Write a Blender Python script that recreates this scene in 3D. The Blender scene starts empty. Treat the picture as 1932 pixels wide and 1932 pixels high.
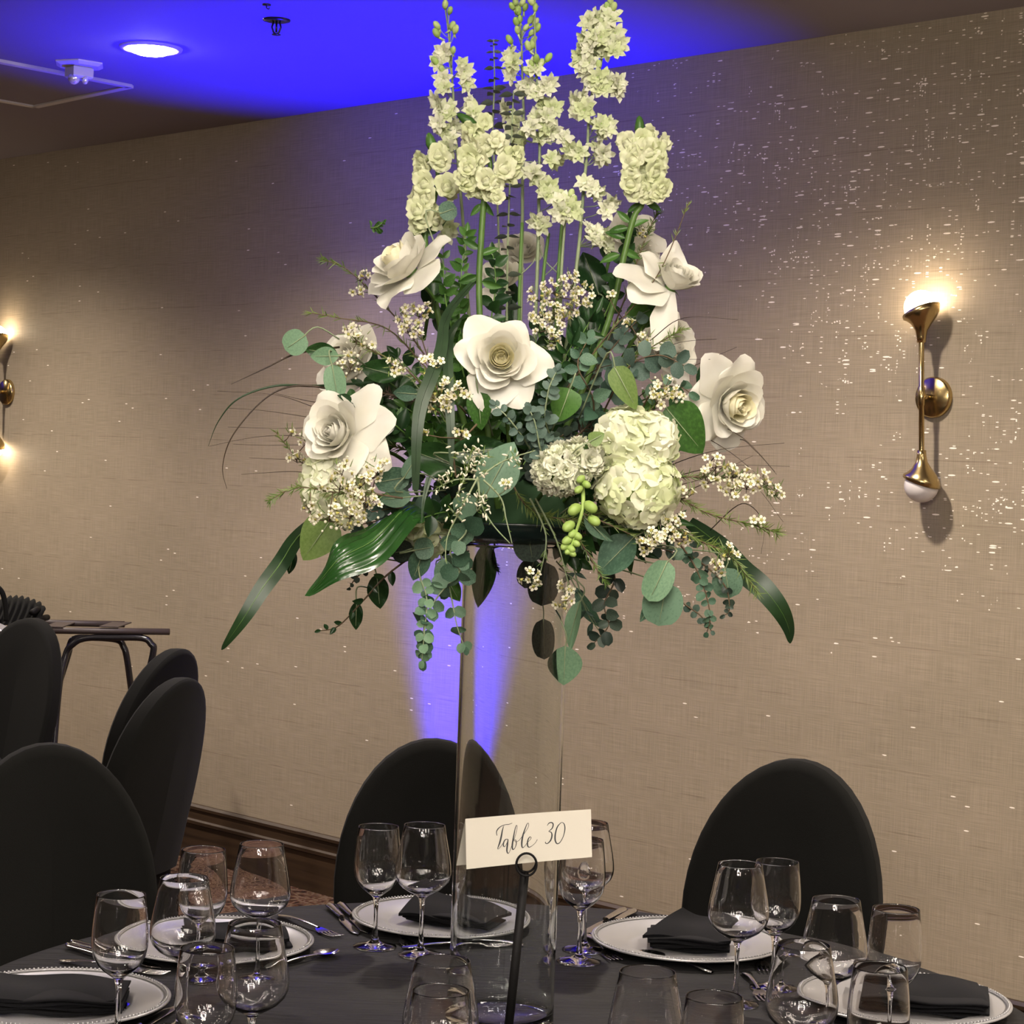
import bpy, math, random
from mathutils import Vector, Matrix, Euler
from math import pi, sin, cos, radians, sqrt
random.seed(7)
sc = bpy.context.scene
COL = sc.collection

# ------------------------------------------------------------------ camera
F = 3870.0
CAMZ = 1.587
PITCH, ROLL = radians(1.44), radians(2.0)
RC = (Matrix.Rotation(radians(90) - PITCH, 3, 'X') @ Matrix.Rotation(ROLL, 3, 'Z'))
cam = bpy.data.cameras.new('camera')
cam.sensor_width = 36.0
cam.sensor_fit = 'HORIZONTAL'
cam.lens = 36.0 * F / 1932.0
cam.clip_start = 0.05
cam.clip_end = 100
cam_ob = bpy.data.objects.new('camera', cam)
COL.objects.link(cam_ob)
cam_ob.matrix_world = Matrix.Translation((0, 0, CAMZ)) @ RC.to_4x4()
sc.camera = cam_ob

# ------------------------------------------------------------------ world, colour, render behaviour
w = bpy.data.worlds.new('world')
sc.world = w
w.use_nodes = True
w.node_tree.nodes['Background'].inputs[0].default_value = (0.9, 0.85, 0.8, 1)
w.node_tree.nodes['Background'].inputs[1].default_value = 0.02
sc.view_settings.view_transform = 'Standard'
sc.view_settings.look = 'None'
sc.view_settings.gamma = 1.0
sc.view_settings.use_curve_mapping = False
sc.view_settings.exposure = 0.0
try:
    cy = sc.cycles
    cy.max_bounces = 16
    cy.diffuse_bounces = 3
    cy.glossy_bounces = 4
    cy.transmission_bounces = 14
    cy.transparent_max_bounces = 12
    cy.caustics_reflective = False
    cy.caustics_refractive = False
    cy.sample_clamp_indirect = 30.0
    cy.use_denoising = True
except Exception:
    pass

# pixel (of the 1932 photograph) -> point in the room
def ray(px, py):
    return (RC @ Vector(((px - 966) / F, -(py - 966) / F, -1.0))).normalized()
def P(px, py, depth):
    r = ray(px, py)
    return Vector((0, 0, CAMZ)) + r * (depth / r.y)
def PZ(px, py, z):
    r = ray(px, py)
    return Vector((0, 0, CAMZ)) + r * ((z - CAMZ) / r.z)
# frame of the long papered wall: s runs along it, d is the distance from it into the room
WD = 6.744 / sqrt(2)
AL = Vector((-1, 1, 0)) / sqrt(2)
OUT = Vector((-1, -1, 0)) / sqrt(2)
def W(s, d, z):
    v = AL * s - OUT * (WD - d)
    v.z = z
    return v
def PW(px, py, d=0.0):            # the point of the wall (or of a plane d in front of it) seen at a pixel
    r = ray(px, py)
    k = (WD - d) / (-(r.dot(OUT)))
    return Vector((0, 0, CAMZ)) + r * k
CEIL = 2.83
TZ = 0.76

# ------------------------------------------------------------------ lights
def lamp(name, kind, loc, energy, color, **kw):
    l = bpy.data.lights.new(name, kind)
    l.energy = energy
    l.color = color
    rot = kw.pop('rot', None)
    for k, v in kw.items():
        setattr(l, k, v)
    o = bpy.data.objects.new(name, l)
    COL.objects.link(o)
    o.location = loc
    if rot is not None:
        o.rotation_euler = rot
    return o
WARM = (1.0, 0.875, 0.745)
DOWNS = []
dl = PZ(285, 90, CEIL)
S0 = dl.dot(AL); D0 = WD + dl.dot(OUT)
for i in range(-5, 3):
    for j in range(0, 4):
        DOWNS.append(W(S0 + 2.1 * i, D0 + 2.25 * j, CEIL))
for k, p in enumerate(DOWNS):
    lamp('downlight_lamp', 'SPOT', p - Vector((0, 0, 0.05)), 225.0 if k % 4 == 0 else 62.0, WARM, spot_size=radians(140), spot_blend=1.0, shadow_soft_size=0.06)
# blue stage uplight on the floor beside the wall (it throws its beam up the paper onto the ceiling)
UP_S, UP_D = 5.05, 0.10
def uplight(s_, d_, energy):
    aim = (W(s_ - 0.15, 0.52, CEIL) - W(s_, d_, 0.20)).normalized()
    lamp('uplight_lamp', 'SPOT', W(s_, d_, 0.20), energy, (0.006, 0.0, 1.0), spot_size=radians(58), spot_blend=1.0,
         shadow_soft_size=0.05, rot=aim.to_track_quat('-Z', 'Y').to_euler())
uplight(UP_S, UP_D, 1600.0)
uplight(12.2, 0.25, 900.0)  # unseen uplight added for blue ambience, guessed from the purple ceiling
uplight(-4.5, 0.25, 700.0)  # another unseen uplight, added to tint the ceiling blue
# ------------------------------------------------------------------ materials
MATS = {}
def nt(name):
    m = bpy.data.materials.new(name)
    m.use_nodes = True
    t = m.node_tree
    b = t.nodes.get('Principled BSDF')
    MATS[name] = m
    return m, t, b
def setp(b, **kw):
    for k, v in kw.items():
        n = {'col': 'Base Color', 'rough': 'Roughness', 'metal': 'Metallic', 'spec': 'Specular IOR Level',
             'trans': 'Transmission Weight', 'ior': 'IOR', 'ecol': 'Emission Color', 'emit': 'Emission Strength',
             'coat': 'Coat Weight', 'sheen': 'Sheen Weight'}[k]
        if k in ('col', 'ecol'):
            v = tuple(v) + (1,)
        b.inputs[n].default_value = v
def N(t, kind, **kw):
    n = t.nodes.new(kind)
    for k, v in kw.items():
        if k in n.inputs:
            n.inputs[k].default_value = v
        else:
            setattr(n, k, v)
    return n
def L(t, a, b):
    t.links.new(a, b)
def simple(name, col, rough=0.5, metal=0.0, spec=0.5, noise=None, bump=0.0, bscale=200.0, var=0.12, emit=0, ecol=None, sheen=0, coat=0):
    """one principled surface with a little procedural mottling of its own colour and relief"""
    m, t, b = nt(name)
    setp(b, col=col, rough=rough, metal=metal, spec=spec, sheen=sheen, coat=coat)
    if emit:
        setp(b, ecol=ecol or col, emit=emit)
    tc = N(t, 'ShaderNodeTexCoord')
    if noise:
        n = N(t, 'ShaderNodeTexNoise', Scale=noise, Detail=3.0)
        L(t, tc.outputs['Object'], n.inputs['Vector'])
        r = N(t, 'ShaderNodeMapRange')
        r.inputs['To Min'].default_value = 1 - var
        r.inputs['To Max'].default_value = 1 + var
        L(t, n.outputs['Fac'], r.inputs['Value'])
        mx = N(t, 'ShaderNodeVectorMath', operation='SCALE')
        mx.inputs[0].default_value = col
        L(t, r.outputs['Result'], mx.inputs['Scale'])
        L(t, mx.outputs['Vector'], b.inputs['Base Color'])
    if bump:
        n2 = N(t, 'ShaderNodeTexNoise', Scale=bscale, Detail=2.0)
        L(t, tc.outputs['Object'], n2.inputs['Vector'])
        bp = N(t, 'ShaderNodeBump', Strength=bump, Distance=0.002)
        L(t, n2.outputs['Fac'], bp.inputs['Height'])
        L(t, bp.outputs['Normal'], b.inputs['Normal'])
    return m
def thin(name, col, col2=None, rough=0.5, transl=0.3, noise=12.0, spec=0.4, perobj=0.0, veins=0.0):
    """petal or leaf: principled mixed with a translucent share"""
    m, t, b = nt(name)
    setp(b, rough=rough, spec=spec)
    out = t.nodes['Material Output']
    tc = N(t, 'ShaderNodeTexCoord')
    n = N(t, 'ShaderNodeTexNoise', Scale=noise, Detail=2.0)
    L(t, tc.outputs['Object'], n.inputs['Vector'])
    cr = N(t, 'ShaderNodeValToRGB')
    cr.color_ramp.elements[0].position = 0.3
    cr.color_ramp.elements[1].position = 0.7
    cr.color_ramp.elements[0].color = tuple(col) + (1,)
    cr.color_ramp.elements[1].color = tuple(col2 or col) + (1,)
    src = n.outputs['Fac']
    if perobj:
        oi = N(t, 'ShaderNodeObjectInfo')
        mth = N(t, 'ShaderNodeMath', operation='MULTIPLY_ADD')
        mth.inputs[1].default_value = perobj
        L(t, oi.outputs['Random'], mth.inputs[0])
        sub = N(t, 'ShaderNodeMath', operation='SUBTRACT')
        L(t, n.outputs['Fac'], sub.inputs[0]); sub.inputs[1].default_value = perobj / 2
        L(t, sub.outputs[0], mth.inputs[2])
        src = mth.outputs[0]
    L(t, src, cr.inputs['Fac'])
    colout = cr.outputs['Color']
    L(t, colout, b.inputs['Base Color'])
    if veins:
        wv = N(t, 'ShaderNodeTexWave', Scale=veins, Distortion=0.4)
        wv.bands_direction = 'X'
        L(t, tc.outputs['Object'], wv.inputs['Vector'])
        bp = N(t, 'ShaderNodeBump', Strength=0.5, Distance=0.01)
        L(t, wv.outputs['Fac'], bp.inputs['Height'])
        L(t, bp.outputs['Normal'], b.inputs['Normal'])
    tr = N(t, 'ShaderNodeBsdfTranslucent')
    L(t, colout, tr.inputs['Color'])
    mx = N(t, 'ShaderNodeMixShader')
    mx.inputs['Fac'].default_value = transl
    L(t, b.outputs[0], mx.inputs[1])
    L(t, tr.outputs[0], mx.inputs[2])
    L(t, mx.outputs[0], out.inputs['Surface'])
    return m
def glass(name, col=(1, 1, 1), ior=1.5, rough=0.0):
    m, t, b = nt(name)
    t.nodes.remove(b)
    g = N(t, 'ShaderNodeBsdfGlass', IOR=ior, Roughness=rough)
    g.inputs['Color'].default_value = tuple(col) + (1,)
    L(t, g.outputs[0], t.nodes['Material Output'].inputs['Surface'])
    return m

def wallpaper():
    m, t, b = nt('wallpaper')
    setp(b, rough=0.62, spec=0.3)
    tc = N(t, 'ShaderNodeTexCoord')
    sep = N(t, 'ShaderNodeSeparateXYZ')
    L(t, tc.outputs['Object'], sep.inputs[0])
    def comb(sx, sz, oz=0.0):
        c = N(t, 'ShaderNodeCombineXYZ')
        a = N(t, 'ShaderNodeMath', operation='MULTIPLY'); a.inputs[1].default_value = sx
        d = N(t, 'ShaderNodeMath', operation='MULTIPLY_ADD'); d.inputs[1].default_value = sz; d.inputs[2].default_value = oz
        L(t, sep.outputs['X'], a.inputs[0]); L(t, sep.outputs['Z'], d.inputs[0])
        L(t, a.outputs[0], c.inputs[0]); L(t, d.outputs[0], c.inputs[1])
        return c.outputs[0]
    def math_(op, a, b_=None, clamp=False):
        n = N(t, 'ShaderNodeMath', operation=op); n.use_clamp = clamp
        for i, v in enumerate((a, b_)):
            if v is None: continue
            if isinstance(v, (int, float)): n.inputs[i].default_value = v
            else: L(t, v, n.inputs[i])
        return n.outputs[0]
    def noise(vec, scale=1.0, detail=2.0):
        n = N(t, 'ShaderNodeTexNoise', Scale=scale, Detail=detail)
        L(t, vec, n.inputs['Vector']); return n.outputs['Fac']
    def ramp(x, a, b_):
        n = N(t, 'ShaderNodeMapRange'); n.interpolation_type = 'SMOOTHSTEP'
        n.inputs['From Min'].default_value = a; n.inputs['From Max'].default_value = b_
        L(t, x, n.inputs['Value']); return n.outputs['Result']
    # woven ground: fine horizontal and vertical threads
    hz = noise(comb(9, 420), 1.0, 3)
    vt = noise(comb(420, 9), 1.0, 3)
    big = noise(comb(1.4, 2.6), 1.0, 3)
    weave = math_('ADD', math_('MULTIPLY', hz, 0.55), math_('MULTIPLY', vt, 0.45))
    cr = N(t, 'ShaderNodeValToRGB')
    cr.color_ramp.elements[0].position = 0.34; cr.color_ramp.elements[0].color = (0.235, 0.198, 0.140, 1)
    cr.color_ramp.elements[1].position = 0.66; cr.color_ramp.elements[1].color = (0.395, 0.322, 0.240, 1)
    L(t, math_('ADD', math_('MULTIPLY', weave, 0.8), math_('MULTIPLY', big, 0.2)), cr.inputs['Fac'])
    # slubs: dark broken lines where lengths of grasscloth thread run, every 17 cm or so
    wob = noise(comb(2.2, 0.6), 1.0, 2)
    zz = math_('ADD', sep.outputs['Z'], math_('MULTIPLY', wob, 0.014))
    fr = math_('FRACT', math_('DIVIDE', zz, 0.172))
    line = math_('SUBTRACT', 1.0, ramp(math_('ABSOLUTE', math_('SUBTRACT', fr, 0.5)), 0.004, 0.016), True)
    brk = ramp(noise(comb(7, 3.5), 1.0, 2), 0.42, 0.6)
    line = math_('MULTIPLY', line, brk)
    dark = N(t, 'ShaderNodeMixRGB', blend_type='MULTIPLY')
    dark.inputs['Color2'].default_value = (0.42, 0.36, 0.33, 1)
    L(t, math_('MULTIPLY', line, 0.36), dark.inputs['Fac']); L(t, cr.outputs['Color'], dark.inputs['Color1'])
    # metallic flecks, dashes and dot clusters: their lamp glints painted as near-white colour
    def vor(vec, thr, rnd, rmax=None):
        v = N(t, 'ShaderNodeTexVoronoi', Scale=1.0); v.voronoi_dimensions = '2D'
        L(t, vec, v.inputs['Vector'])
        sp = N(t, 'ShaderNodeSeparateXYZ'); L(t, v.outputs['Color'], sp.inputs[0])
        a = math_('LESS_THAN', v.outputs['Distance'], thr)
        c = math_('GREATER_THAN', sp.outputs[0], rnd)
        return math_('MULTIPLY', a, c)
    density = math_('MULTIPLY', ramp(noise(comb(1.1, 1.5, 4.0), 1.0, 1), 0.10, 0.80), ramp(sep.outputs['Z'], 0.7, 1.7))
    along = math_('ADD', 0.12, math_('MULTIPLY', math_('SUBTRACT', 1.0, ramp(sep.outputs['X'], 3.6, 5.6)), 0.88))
    glint_dens = math_('MULTIPLY', density, along)  # specular falloff painted in: glints denser to the right and higher up
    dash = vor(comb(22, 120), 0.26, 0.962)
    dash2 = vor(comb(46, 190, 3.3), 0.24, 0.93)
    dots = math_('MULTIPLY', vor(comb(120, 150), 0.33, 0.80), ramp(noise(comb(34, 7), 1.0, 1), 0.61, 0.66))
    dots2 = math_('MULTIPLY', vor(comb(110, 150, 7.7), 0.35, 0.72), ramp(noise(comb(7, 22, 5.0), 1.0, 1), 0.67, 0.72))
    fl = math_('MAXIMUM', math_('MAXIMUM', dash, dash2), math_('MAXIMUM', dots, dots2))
    gate = math_('GREATER_THAN', glint_dens, math_('MULTIPLY', noise(comb(14, 14, 9), 1.0, 0), 1.0))
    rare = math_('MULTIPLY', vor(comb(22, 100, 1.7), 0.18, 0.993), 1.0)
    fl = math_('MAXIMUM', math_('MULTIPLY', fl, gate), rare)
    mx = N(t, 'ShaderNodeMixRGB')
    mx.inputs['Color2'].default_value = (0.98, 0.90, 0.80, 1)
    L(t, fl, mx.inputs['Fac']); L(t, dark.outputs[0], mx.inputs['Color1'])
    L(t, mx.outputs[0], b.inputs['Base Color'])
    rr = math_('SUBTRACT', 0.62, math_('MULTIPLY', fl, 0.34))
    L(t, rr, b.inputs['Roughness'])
    bp = N(t, 'ShaderNodeBump', Strength=0.35, Distance=0.001)
    L(t, math_('ADD', weave, math_('MULTIPLY', fl, 0.8)), bp.inputs['Height'])
    L(t, bp.outputs['Normal'], b.inputs['Normal'])
    return m

def carpet():
    m, t, b = nt('carpet')
    setp(b, rough=0.95, spec=0.1)
    tc = N(t, 'ShaderNodeTexCoord')
    v = N(t, 'ShaderNodeTexVoronoi', Scale=26.0); v.feature = 'DISTANCE_TO_EDGE'
    n = N(t, 'ShaderNodeTexNoise', Scale=14.0, Detail=4.0)
    L(t, tc.outputs['Object'], n.inputs['Vector'])
    ad = N(t, 'ShaderNodeMixRGB'); ad.inputs['Fac'].default_value = 0.12
    L(t, tc.outputs['Object'], ad.inputs['Color1']); L(t, n.outputs['Color'], ad.inputs['Color2'])
    L(t, ad.outputs[0], v.inputs['Vector'])
    cr = N(t, 'ShaderNodeValToRGB')
    e = cr.color_ramp.elements
    e[0].position = 0.0; e[0].color = (0.17, 0.115, 0.08, 1)
    e[1].position = 0.16; e[1].color = (0.085, 0.036, 0.02, 1)
    x = e.new(0.35); x.color = (0.025, 0.014, 0.011, 1)
    L(t, v.outputs['Distance'], cr.inputs['Fac'])
    mm = N(t, 'ShaderNodeMixRGB', blend_type='MULTIPLY'); mm.inputs['Fac'].default_value = 0.5
    n2 = N(t, 'ShaderNodeTexNoise', Scale=120.0, Detail=2.0)
    L(t, tc.outputs['Object'], n2.inputs['Vector'])
    L(t, cr.outputs[0], mm.inputs['Color1']); L(t, n2.outputs['Color'], mm.inputs['Color2'])
    L(t, mm.outputs[0], b.inputs['Base Color'])
    bp = N(t, 'ShaderNodeBump', Strength=0.8, Distance=0.004)
    L(t, n2.outputs['Fac'], bp.inputs['Height']); L(t, bp.outputs['Normal'], b.inputs['Normal'])
    return m

def crinkle_cloth():
    m, t, b = nt('crinkle_black_cloth')
    setp(b, rough=0.65, spec=0.12, sheen=0.02)
    tc = N(t, 'ShaderNodeTexCoord')
    mp = N(t, 'ShaderNodeMapping'); mp.inputs['Scale'].default_value = (10, 95, 95)
    mp.inputs['Rotation'].default_value = (0, 0, radians(8))
    L(t, tc.outputs['Object'], mp.inputs['Vector'])
    n = N(t, 'ShaderNodeTexNoise', Scale=1.0, Detail=4.0, Distortion=0.6)
    L(t, mp.outputs[0], n.inputs['Vector'])
    cr = N(t, 'ShaderNodeValToRGB')
    cr.color_ramp.elements[0].position = 0.35; cr.color_ramp.elements[0].color = (0.0035, 0.0032, 0.0035, 1)
    cr.color_ramp.elements[1].position = 0.7; cr.color_ramp.elements[1].color = (0.0110, 0.0102, 0.0108, 1)
    L(t, n.outputs['Fac'], cr.inputs['Fac']); L(t, cr.outputs[0], b.inputs['Base Color'])
    bp = N(t, 'ShaderNodeBump', Strength=0.9, Distance=0.004)
    L(t, n.outputs['Fac'], bp.inputs['Height']); L(t, bp.outputs['Normal'], b.inputs['Normal'])
    return m
def wood():
    m, t, b = nt('dark_wood')
    setp(b, rough=0.38, spec=0.5)
    tc = N(t, 'ShaderNodeTexCoord')
    mp = N(t, 'ShaderNodeMapping'); mp.inputs['Scale'].default_value = (1.5, 40, 40)
    L(t, tc.outputs['Object'], mp.inputs['Vector'])
    n = N(t, 'ShaderNodeTexNoise', Scale=1.0, Detail=4.0); L(t, mp.outputs[0], n.inputs['Vector'])
    cr = N(t, 'ShaderNodeValToRGB')
    cr.color_ramp.elements[0].position = 0.3; cr.color_ramp.elements[0].color = (0.016, 0.009, 0.005, 1)
    cr.color_ramp.elements[1].position = 0.75; cr.color_ramp.elements[1].color = (0.055, 0.032, 0.017, 1)
    L(t, n.outputs['Fac'], cr.inputs['Fac']); L(t, cr.outputs[0], b.inputs['Base Color'])
    return m
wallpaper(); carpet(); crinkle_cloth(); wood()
simple('ceiling_paint', (0.26, 0.235, 0.26), 0.85, noise=3.0, var=0.04, bump=0.2, bscale=260)
simple('plain_wall', (0.16, 0.13, 0.105), 0.8, noise=3.0)
simple('trim_white', (0.62, 0.60, 0.60), 0.5)
simple('brass', (0.55, 0.42, 0.20), 0.24, metal=1.0, noise=30, var=0.08)
simple('lamp_glow', (1, 0.86, 0.66), 0.5, emit=60.0, ecol=(1.0, 0.86, 0.68))
simple('bulb_glow', (1, 0.9, 0.8), 0.5, emit=26.0, ecol=(1.0, 0.80, 0.55))
simple('added_glow', (1, 0.9, 0.8), 0.5, emit=40.0, ecol=(1.0, 0.91, 0.80))  # glow of the unseen lamps added for glass highlights
simple('opal_glass', (0.70, 0.66, 0.66), 0.35, spec=0.5)
simple('chair_cloth', (0.0068, 0.0068, 0.0062), 0.85, spec=0.08, noise=8, var=0.10, bump=0.25, bscale=900, sheen=0.03)
simple('napkin_cloth', (0.0042, 0.0042, 0.0053), 0.8, spec=0.08, noise=20, var=0.15, bump=0.3, bscale=1200, sheen=0.04)
simple('black_metal', (0.012, 0.011, 0.013), 0.22, spec=0.6)
simple('matte_black', (0.006, 0.0055, 0.0055), 0.6, spec=0.15)
simple('brown_bar', (0.045, 0.032, 0.030), 0.5, noise=15)
simple('silverware', (0.72, 0.71, 0.70), 0.13, metal=1.0)
simple('charger_white', (0.345, 0.34, 0.345), 0.30, spec=0.5, metal=0.25, noise=6, var=0.03)
simple('card_paper', (0.50, 0.475, 0.40), 0.75, noise=60, var=0.015)
simple('ink', (0.01, 0.01, 0.012), 0.5)
simple('dark_plastic', (0.010, 0.022, 0.020), 0.2, spec=0.6)
simple('floral_foam', (0.02, 0.06, 0.02), 0.9)
simple('grey_plastic', (0.45, 0.43, 0.47), 0.4)
simple('lens', (0.8, 0.8, 0.85), 0.08, metal=0.6)
glass('clear_glass')
glass('vase_glass', (0.975, 0.985, 0.98), 1.48)
# flowers and leaves
thin('rose_petal', (0.78, 0.76, 0.65), (0.83, 0.82, 0.74), 0.5, 0.28, 30)
thin('rose_heart', (0.86, 0.81, 0.54), (0.88, 0.85, 0.66), 0.5, 0.30, 30)
thin('snap_petal', (0.64, 0.69, 0.40), (0.76, 0.77, 0.56), 0.5, 0.30, 50, perobj=0.3)
thin('larkspur_petal', (0.62, 0.69, 0.38), (0.80, 0.81, 0.64), 0.5, 0.30, 60, perobj=0.5)
thin('larkspur_bud', (0.34, 0.50, 0.13), (0.60, 0.70, 0.32), 0.5, 0.2, 60, perobj=0.4)
thin('hydrangea_petal', (0.68, 0.74, 0.43), (0.83, 0.84, 0.66), 0.5, 0.30, 40, perobj=0.6)
thin('stock_petal', (0.74, 0.77, 0.56), (0.82, 0.82, 0.69), 0.5, 0.30, 50, perobj=0.4)
thin('wax_petal', (0.74, 0.71, 0.52), (0.82, 0.79, 0.67), 0.5, 0.2, 60)
thin('wax_centre', (0.36, 0.40, 0.08), (0.46, 0.36, 0.12), 0.5, 0.1, 60)
thin('green_bud', (0.27, 0.42, 0.08), (0.40, 0.54, 0.16), 0.45, 0.2, 40)
thin('green_stem', (0.09, 0.19, 0.035), (0.15, 0.28, 0.07), 0.5, 0.1, 30)
thin('thick_stem', (0.065, 0.14, 0.028), (0.11, 0.21, 0.045), 0.4, 0.15, 30)
thin('pale_stem', (0.22, 0.28, 0.16), (0.30, 0.36, 0.20), 0.5, 0.1, 30)
thin('brown_stem', (0.07, 0.045, 0.025), (0.13, 0.09, 0.045), 0.6, 0.0, 30)
thin('dark_leaf', (0.010, 0.036, 0.010), (0.030, 0.085, 0.022), 0.34, 0.18, 14, perobj=0.7)
thin('mid_leaf', (0.035, 0.10, 0.018), (0.075, 0.18, 0.035), 0.36, 0.22, 14, perobj=0.5)
thin('ruscus_leaf', (0.012, 0.055, 0.010), (0.035, 0.12, 0.022), 0.22, 0.18, 10, spec=0.7)
thin('strap_leaf', (0.008, 0.030, 0.009), (0.020, 0.060, 0.016), 0.42, 0.12, 10, spec=0.6)
thin('euc_leaf', (0.050, 0.115, 0.070), (0.12, 0.215, 0.135), 0.55, 0.2, 16, perobj=0.5)
thin('euc_pale', (0.13, 0.245, 0.14), (0.19, 0.33, 0.19), 0.55, 0.25, 16, perobj=0.4)
thin('euc_dark', (0.014, 0.028, 0.020), (0.045, 0.07, 0.048), 0.5, 0.12, 16, perobj=0.5)
thin('euc_grey', (0.045, 0.085, 0.065), (0.095, 0.15, 0.115), 0.6, 0.15, 16, perobj=0.5)
thin('euc_flat', (0.10, 0.125, 0.10), (0.19, 0.23, 0.18), 0.5, 0.2, 16, perobj=0.5)
thin('needle', (0.065, 0.12, 0.02), (0.16, 0.22, 0.05), 0.5, 0.15, 60, perobj=0.4)
thin('lime_leaf', (0.12, 0.20, 0.045), (0.18, 0.27, 0.075), 0.45, 0.28, 16)
thin('grass_blade', (0.012, 0.030, 0.012), (0.035, 0.07, 0.03), 0.45, 0.1, 16)
thin('brown_grass', (0.035, 0.022, 0.014), (0.06, 0.04, 0.022), 0.5, 0.1, 16)

# ------------------------------------------------------------------ mesh builder
class MB:
    def __init__(s):
        s.v = []; s.f = []
    def add(s, vs, fs):
        k = len(s.v)
        s.v += [tuple(v) for v in vs]
        s.f += [tuple(i + k for i in f) for f in fs]
        return s
    def box(s, c, h, M=None, bev=0.0):
        cx, cy, cz = c; hx, hy, hz = h
        if bev <= 0:
            vs = [Vector((cx + a * hx, cy + b * hy, cz + d * hz)) for d in (-1, 1) for b in (-1, 1) for a in (-1, 1)]
            fs = [(0, 2, 3, 1), (4, 5, 7, 6), (0, 1, 5, 4), (2, 6, 7, 3), (0, 4, 6, 2), (1, 3, 7, 5)]
        else:
            vs = []; fs = []
            rings = [(hx - bev, hy - bev, -hz), (hx, hy, -hz + bev), (hx, hy, hz - bev), (hx - bev, hy - bev, hz)]
            for (a, b, z) in rings:
                vs += [Vector((cx + x * a, cy + y * b, cz + z)) for x, y in ((-1, -1), (1, -1), (1, 1), (-1, 1))]
            for k in range(3):
                for i in range(4):
                    j = (i + 1) % 4
                    fs.append((k * 4 + i, k * 4 + j, k * 4 + 4 + j, k * 4 + 4 + i))
            fs += [(3, 2, 1, 0), (12, 13, 14, 15)]
        if M: vs = [M @ v for v in vs]
        return s.add(vs, fs)
    def lathe(s, prof, n=32, M=None, capb=False, capt=False, fn=None):
        vs = []; fs = []
        for r, z in prof:
            for i in range(n):
                a = 2 * pi * i / n
                v = Vector((r * cos(a), r * sin(a), z))
                if fn: v = fn(v)
                vs.append(v)
        for k in range(len(prof) - 1):
            for i in range(n):
                j = (i + 1) % n
                fs.append((k * n + i, k * n + j, (k + 1) * n + j, (k + 1) * n + i))
        if capb: fs.append(tuple(range(n))[::-1])
        if capt: fs.append(tuple((len(prof) - 1) * n + i for i in range(n)))
        if M: vs = [M @ v for v in vs]
        return s.add(vs, fs)
    def tube(s, pts, r, n=8, closed=False):
        pts = [Vector(p) for p in pts]
        m = len(pts)
        rr = r if isinstance(r, (list, tuple)) else [r] * m
        vs = []; fs = []
        up = None
        for k, p in enumerate(pts):
            if closed: d = pts[(k + 1) % m] - pts[k - 1]
            else: d = pts[min(k + 1, m - 1)] - pts[max(k - 1, 0)]
            d.normalize()
            if up is None:
                up = Vector((0, 0, 1)) if abs(d.z) < 0.9 else Vector((1, 0, 0))
            a = d.cross(up)
            if a.length < 1e-6: a = d.cross(Vector((1, 0.3, 0)))
            a.normalize(); up = a.cross(d).normalized()
            for i in range(n):
                t = 2 * pi * i / n
                vs.append(p + (a * cos(t) + up * sin(t)) * rr[k])
        last = m if closed else m - 1
        for k in range(last):
            for i in range(n):
                j = (i + 1) % n
                q = (k + 1) % m
                fs.append((k * n + i, k * n + j, q * n + j, q * n + i))
        if not closed:
            fs.append(tuple(range(n))[::-1]); fs.append(tuple((m - 1) * n + i for i in range(n)))
        return s.add(vs, fs)
    def ball(s, c, r, n=8, m=6, M=None):
        c = Vector(c); r = r if isinstance(r, (tuple, list)) else (r, r, r)
        vs = [Vector((0, 0, -r[2]))]; fs = []
        for k in range(1, m):
            a = -pi / 2 + pi * k / m
            for i in range(n):
                t = 2 * pi * i / n
                vs.append(Vector((cos(a) * cos(t) * r[0], cos(a) * sin(t) * r[1], sin(a) * r[2])))
        vs.append(Vector((0, 0, r[2])))
        for i in range(n):
            j = (i + 1) % n
            fs.append((0, 1 + j, 1 + i))
            for k in range(m - 2):
                fs.append((1 + k * n + i, 1 + k * n + j, 1 + (k + 1) * n + j, 1 + (k + 1) * n + i))
            fs.append((len(vs) - 1, 1 + (m - 2) * n + i, 1 + (m - 2) * n + j))
        if M is not None: vs = [M @ v for v in vs]
        return s.add([v + c for v in vs], fs)
    def grid(s, nu, nv, fn, M=None, closeu=False):
        vs = []; fs = []
        for j in range(nv + 1):
            for i in range(nu + (0 if closeu else 1)):
                v = Vector(fn(i / nu, j / nv))
                vs.append(M @ v if M is not None else v)
        w_ = nu if closeu else nu + 1
        for j in range(nv):
            for i in range(nu):
                i2 = (i + 1) % w_ if closeu else i + 1
                fs.append((j * w_ + i, j * w_ + i2, (j + 1) * w_ + i2, (j + 1) * w_ + i))
        return s.add(vs, fs)
    def mesh(s, name, mat, smooth=True, off=None):
        me = bpy.data.meshes.new(name)
        vs = s.v if off is None else [tuple(Vector(v) - off) for v in s.v]
        me.from_pydata(vs, [], s.f)
        if mat: me.materials.append(MATS[mat])
        if smooth and len(me.polygons): me.polygons.foreach_set('use_smooth', [True] * len(me.polygons))
        me.update()
        return me
def loc_of(o):
    v = Vector((0, 0, 0))
    while o is not None:
        v += o.location; o = o.parent
    return v
def link(name, me, parent=None):
    o = bpy.data.objects.new(name, me)
    COL.objects.link(o)
    if parent is not None: o.parent = parent
    return o
def part(name, mb, mat, parent=None, smooth=True, world=False, kind=None, label=None):
    """mesh object; with world=True the vertices are room coordinates and are shifted to the parent's origin"""
    off = loc_of(parent) if (world and parent is not None) else None
    o = link(name, mb.mesh(name, mat, smooth, off), parent)
    if kind: o['kind'] = kind
    if label: o['label'] = label
    return o
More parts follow.
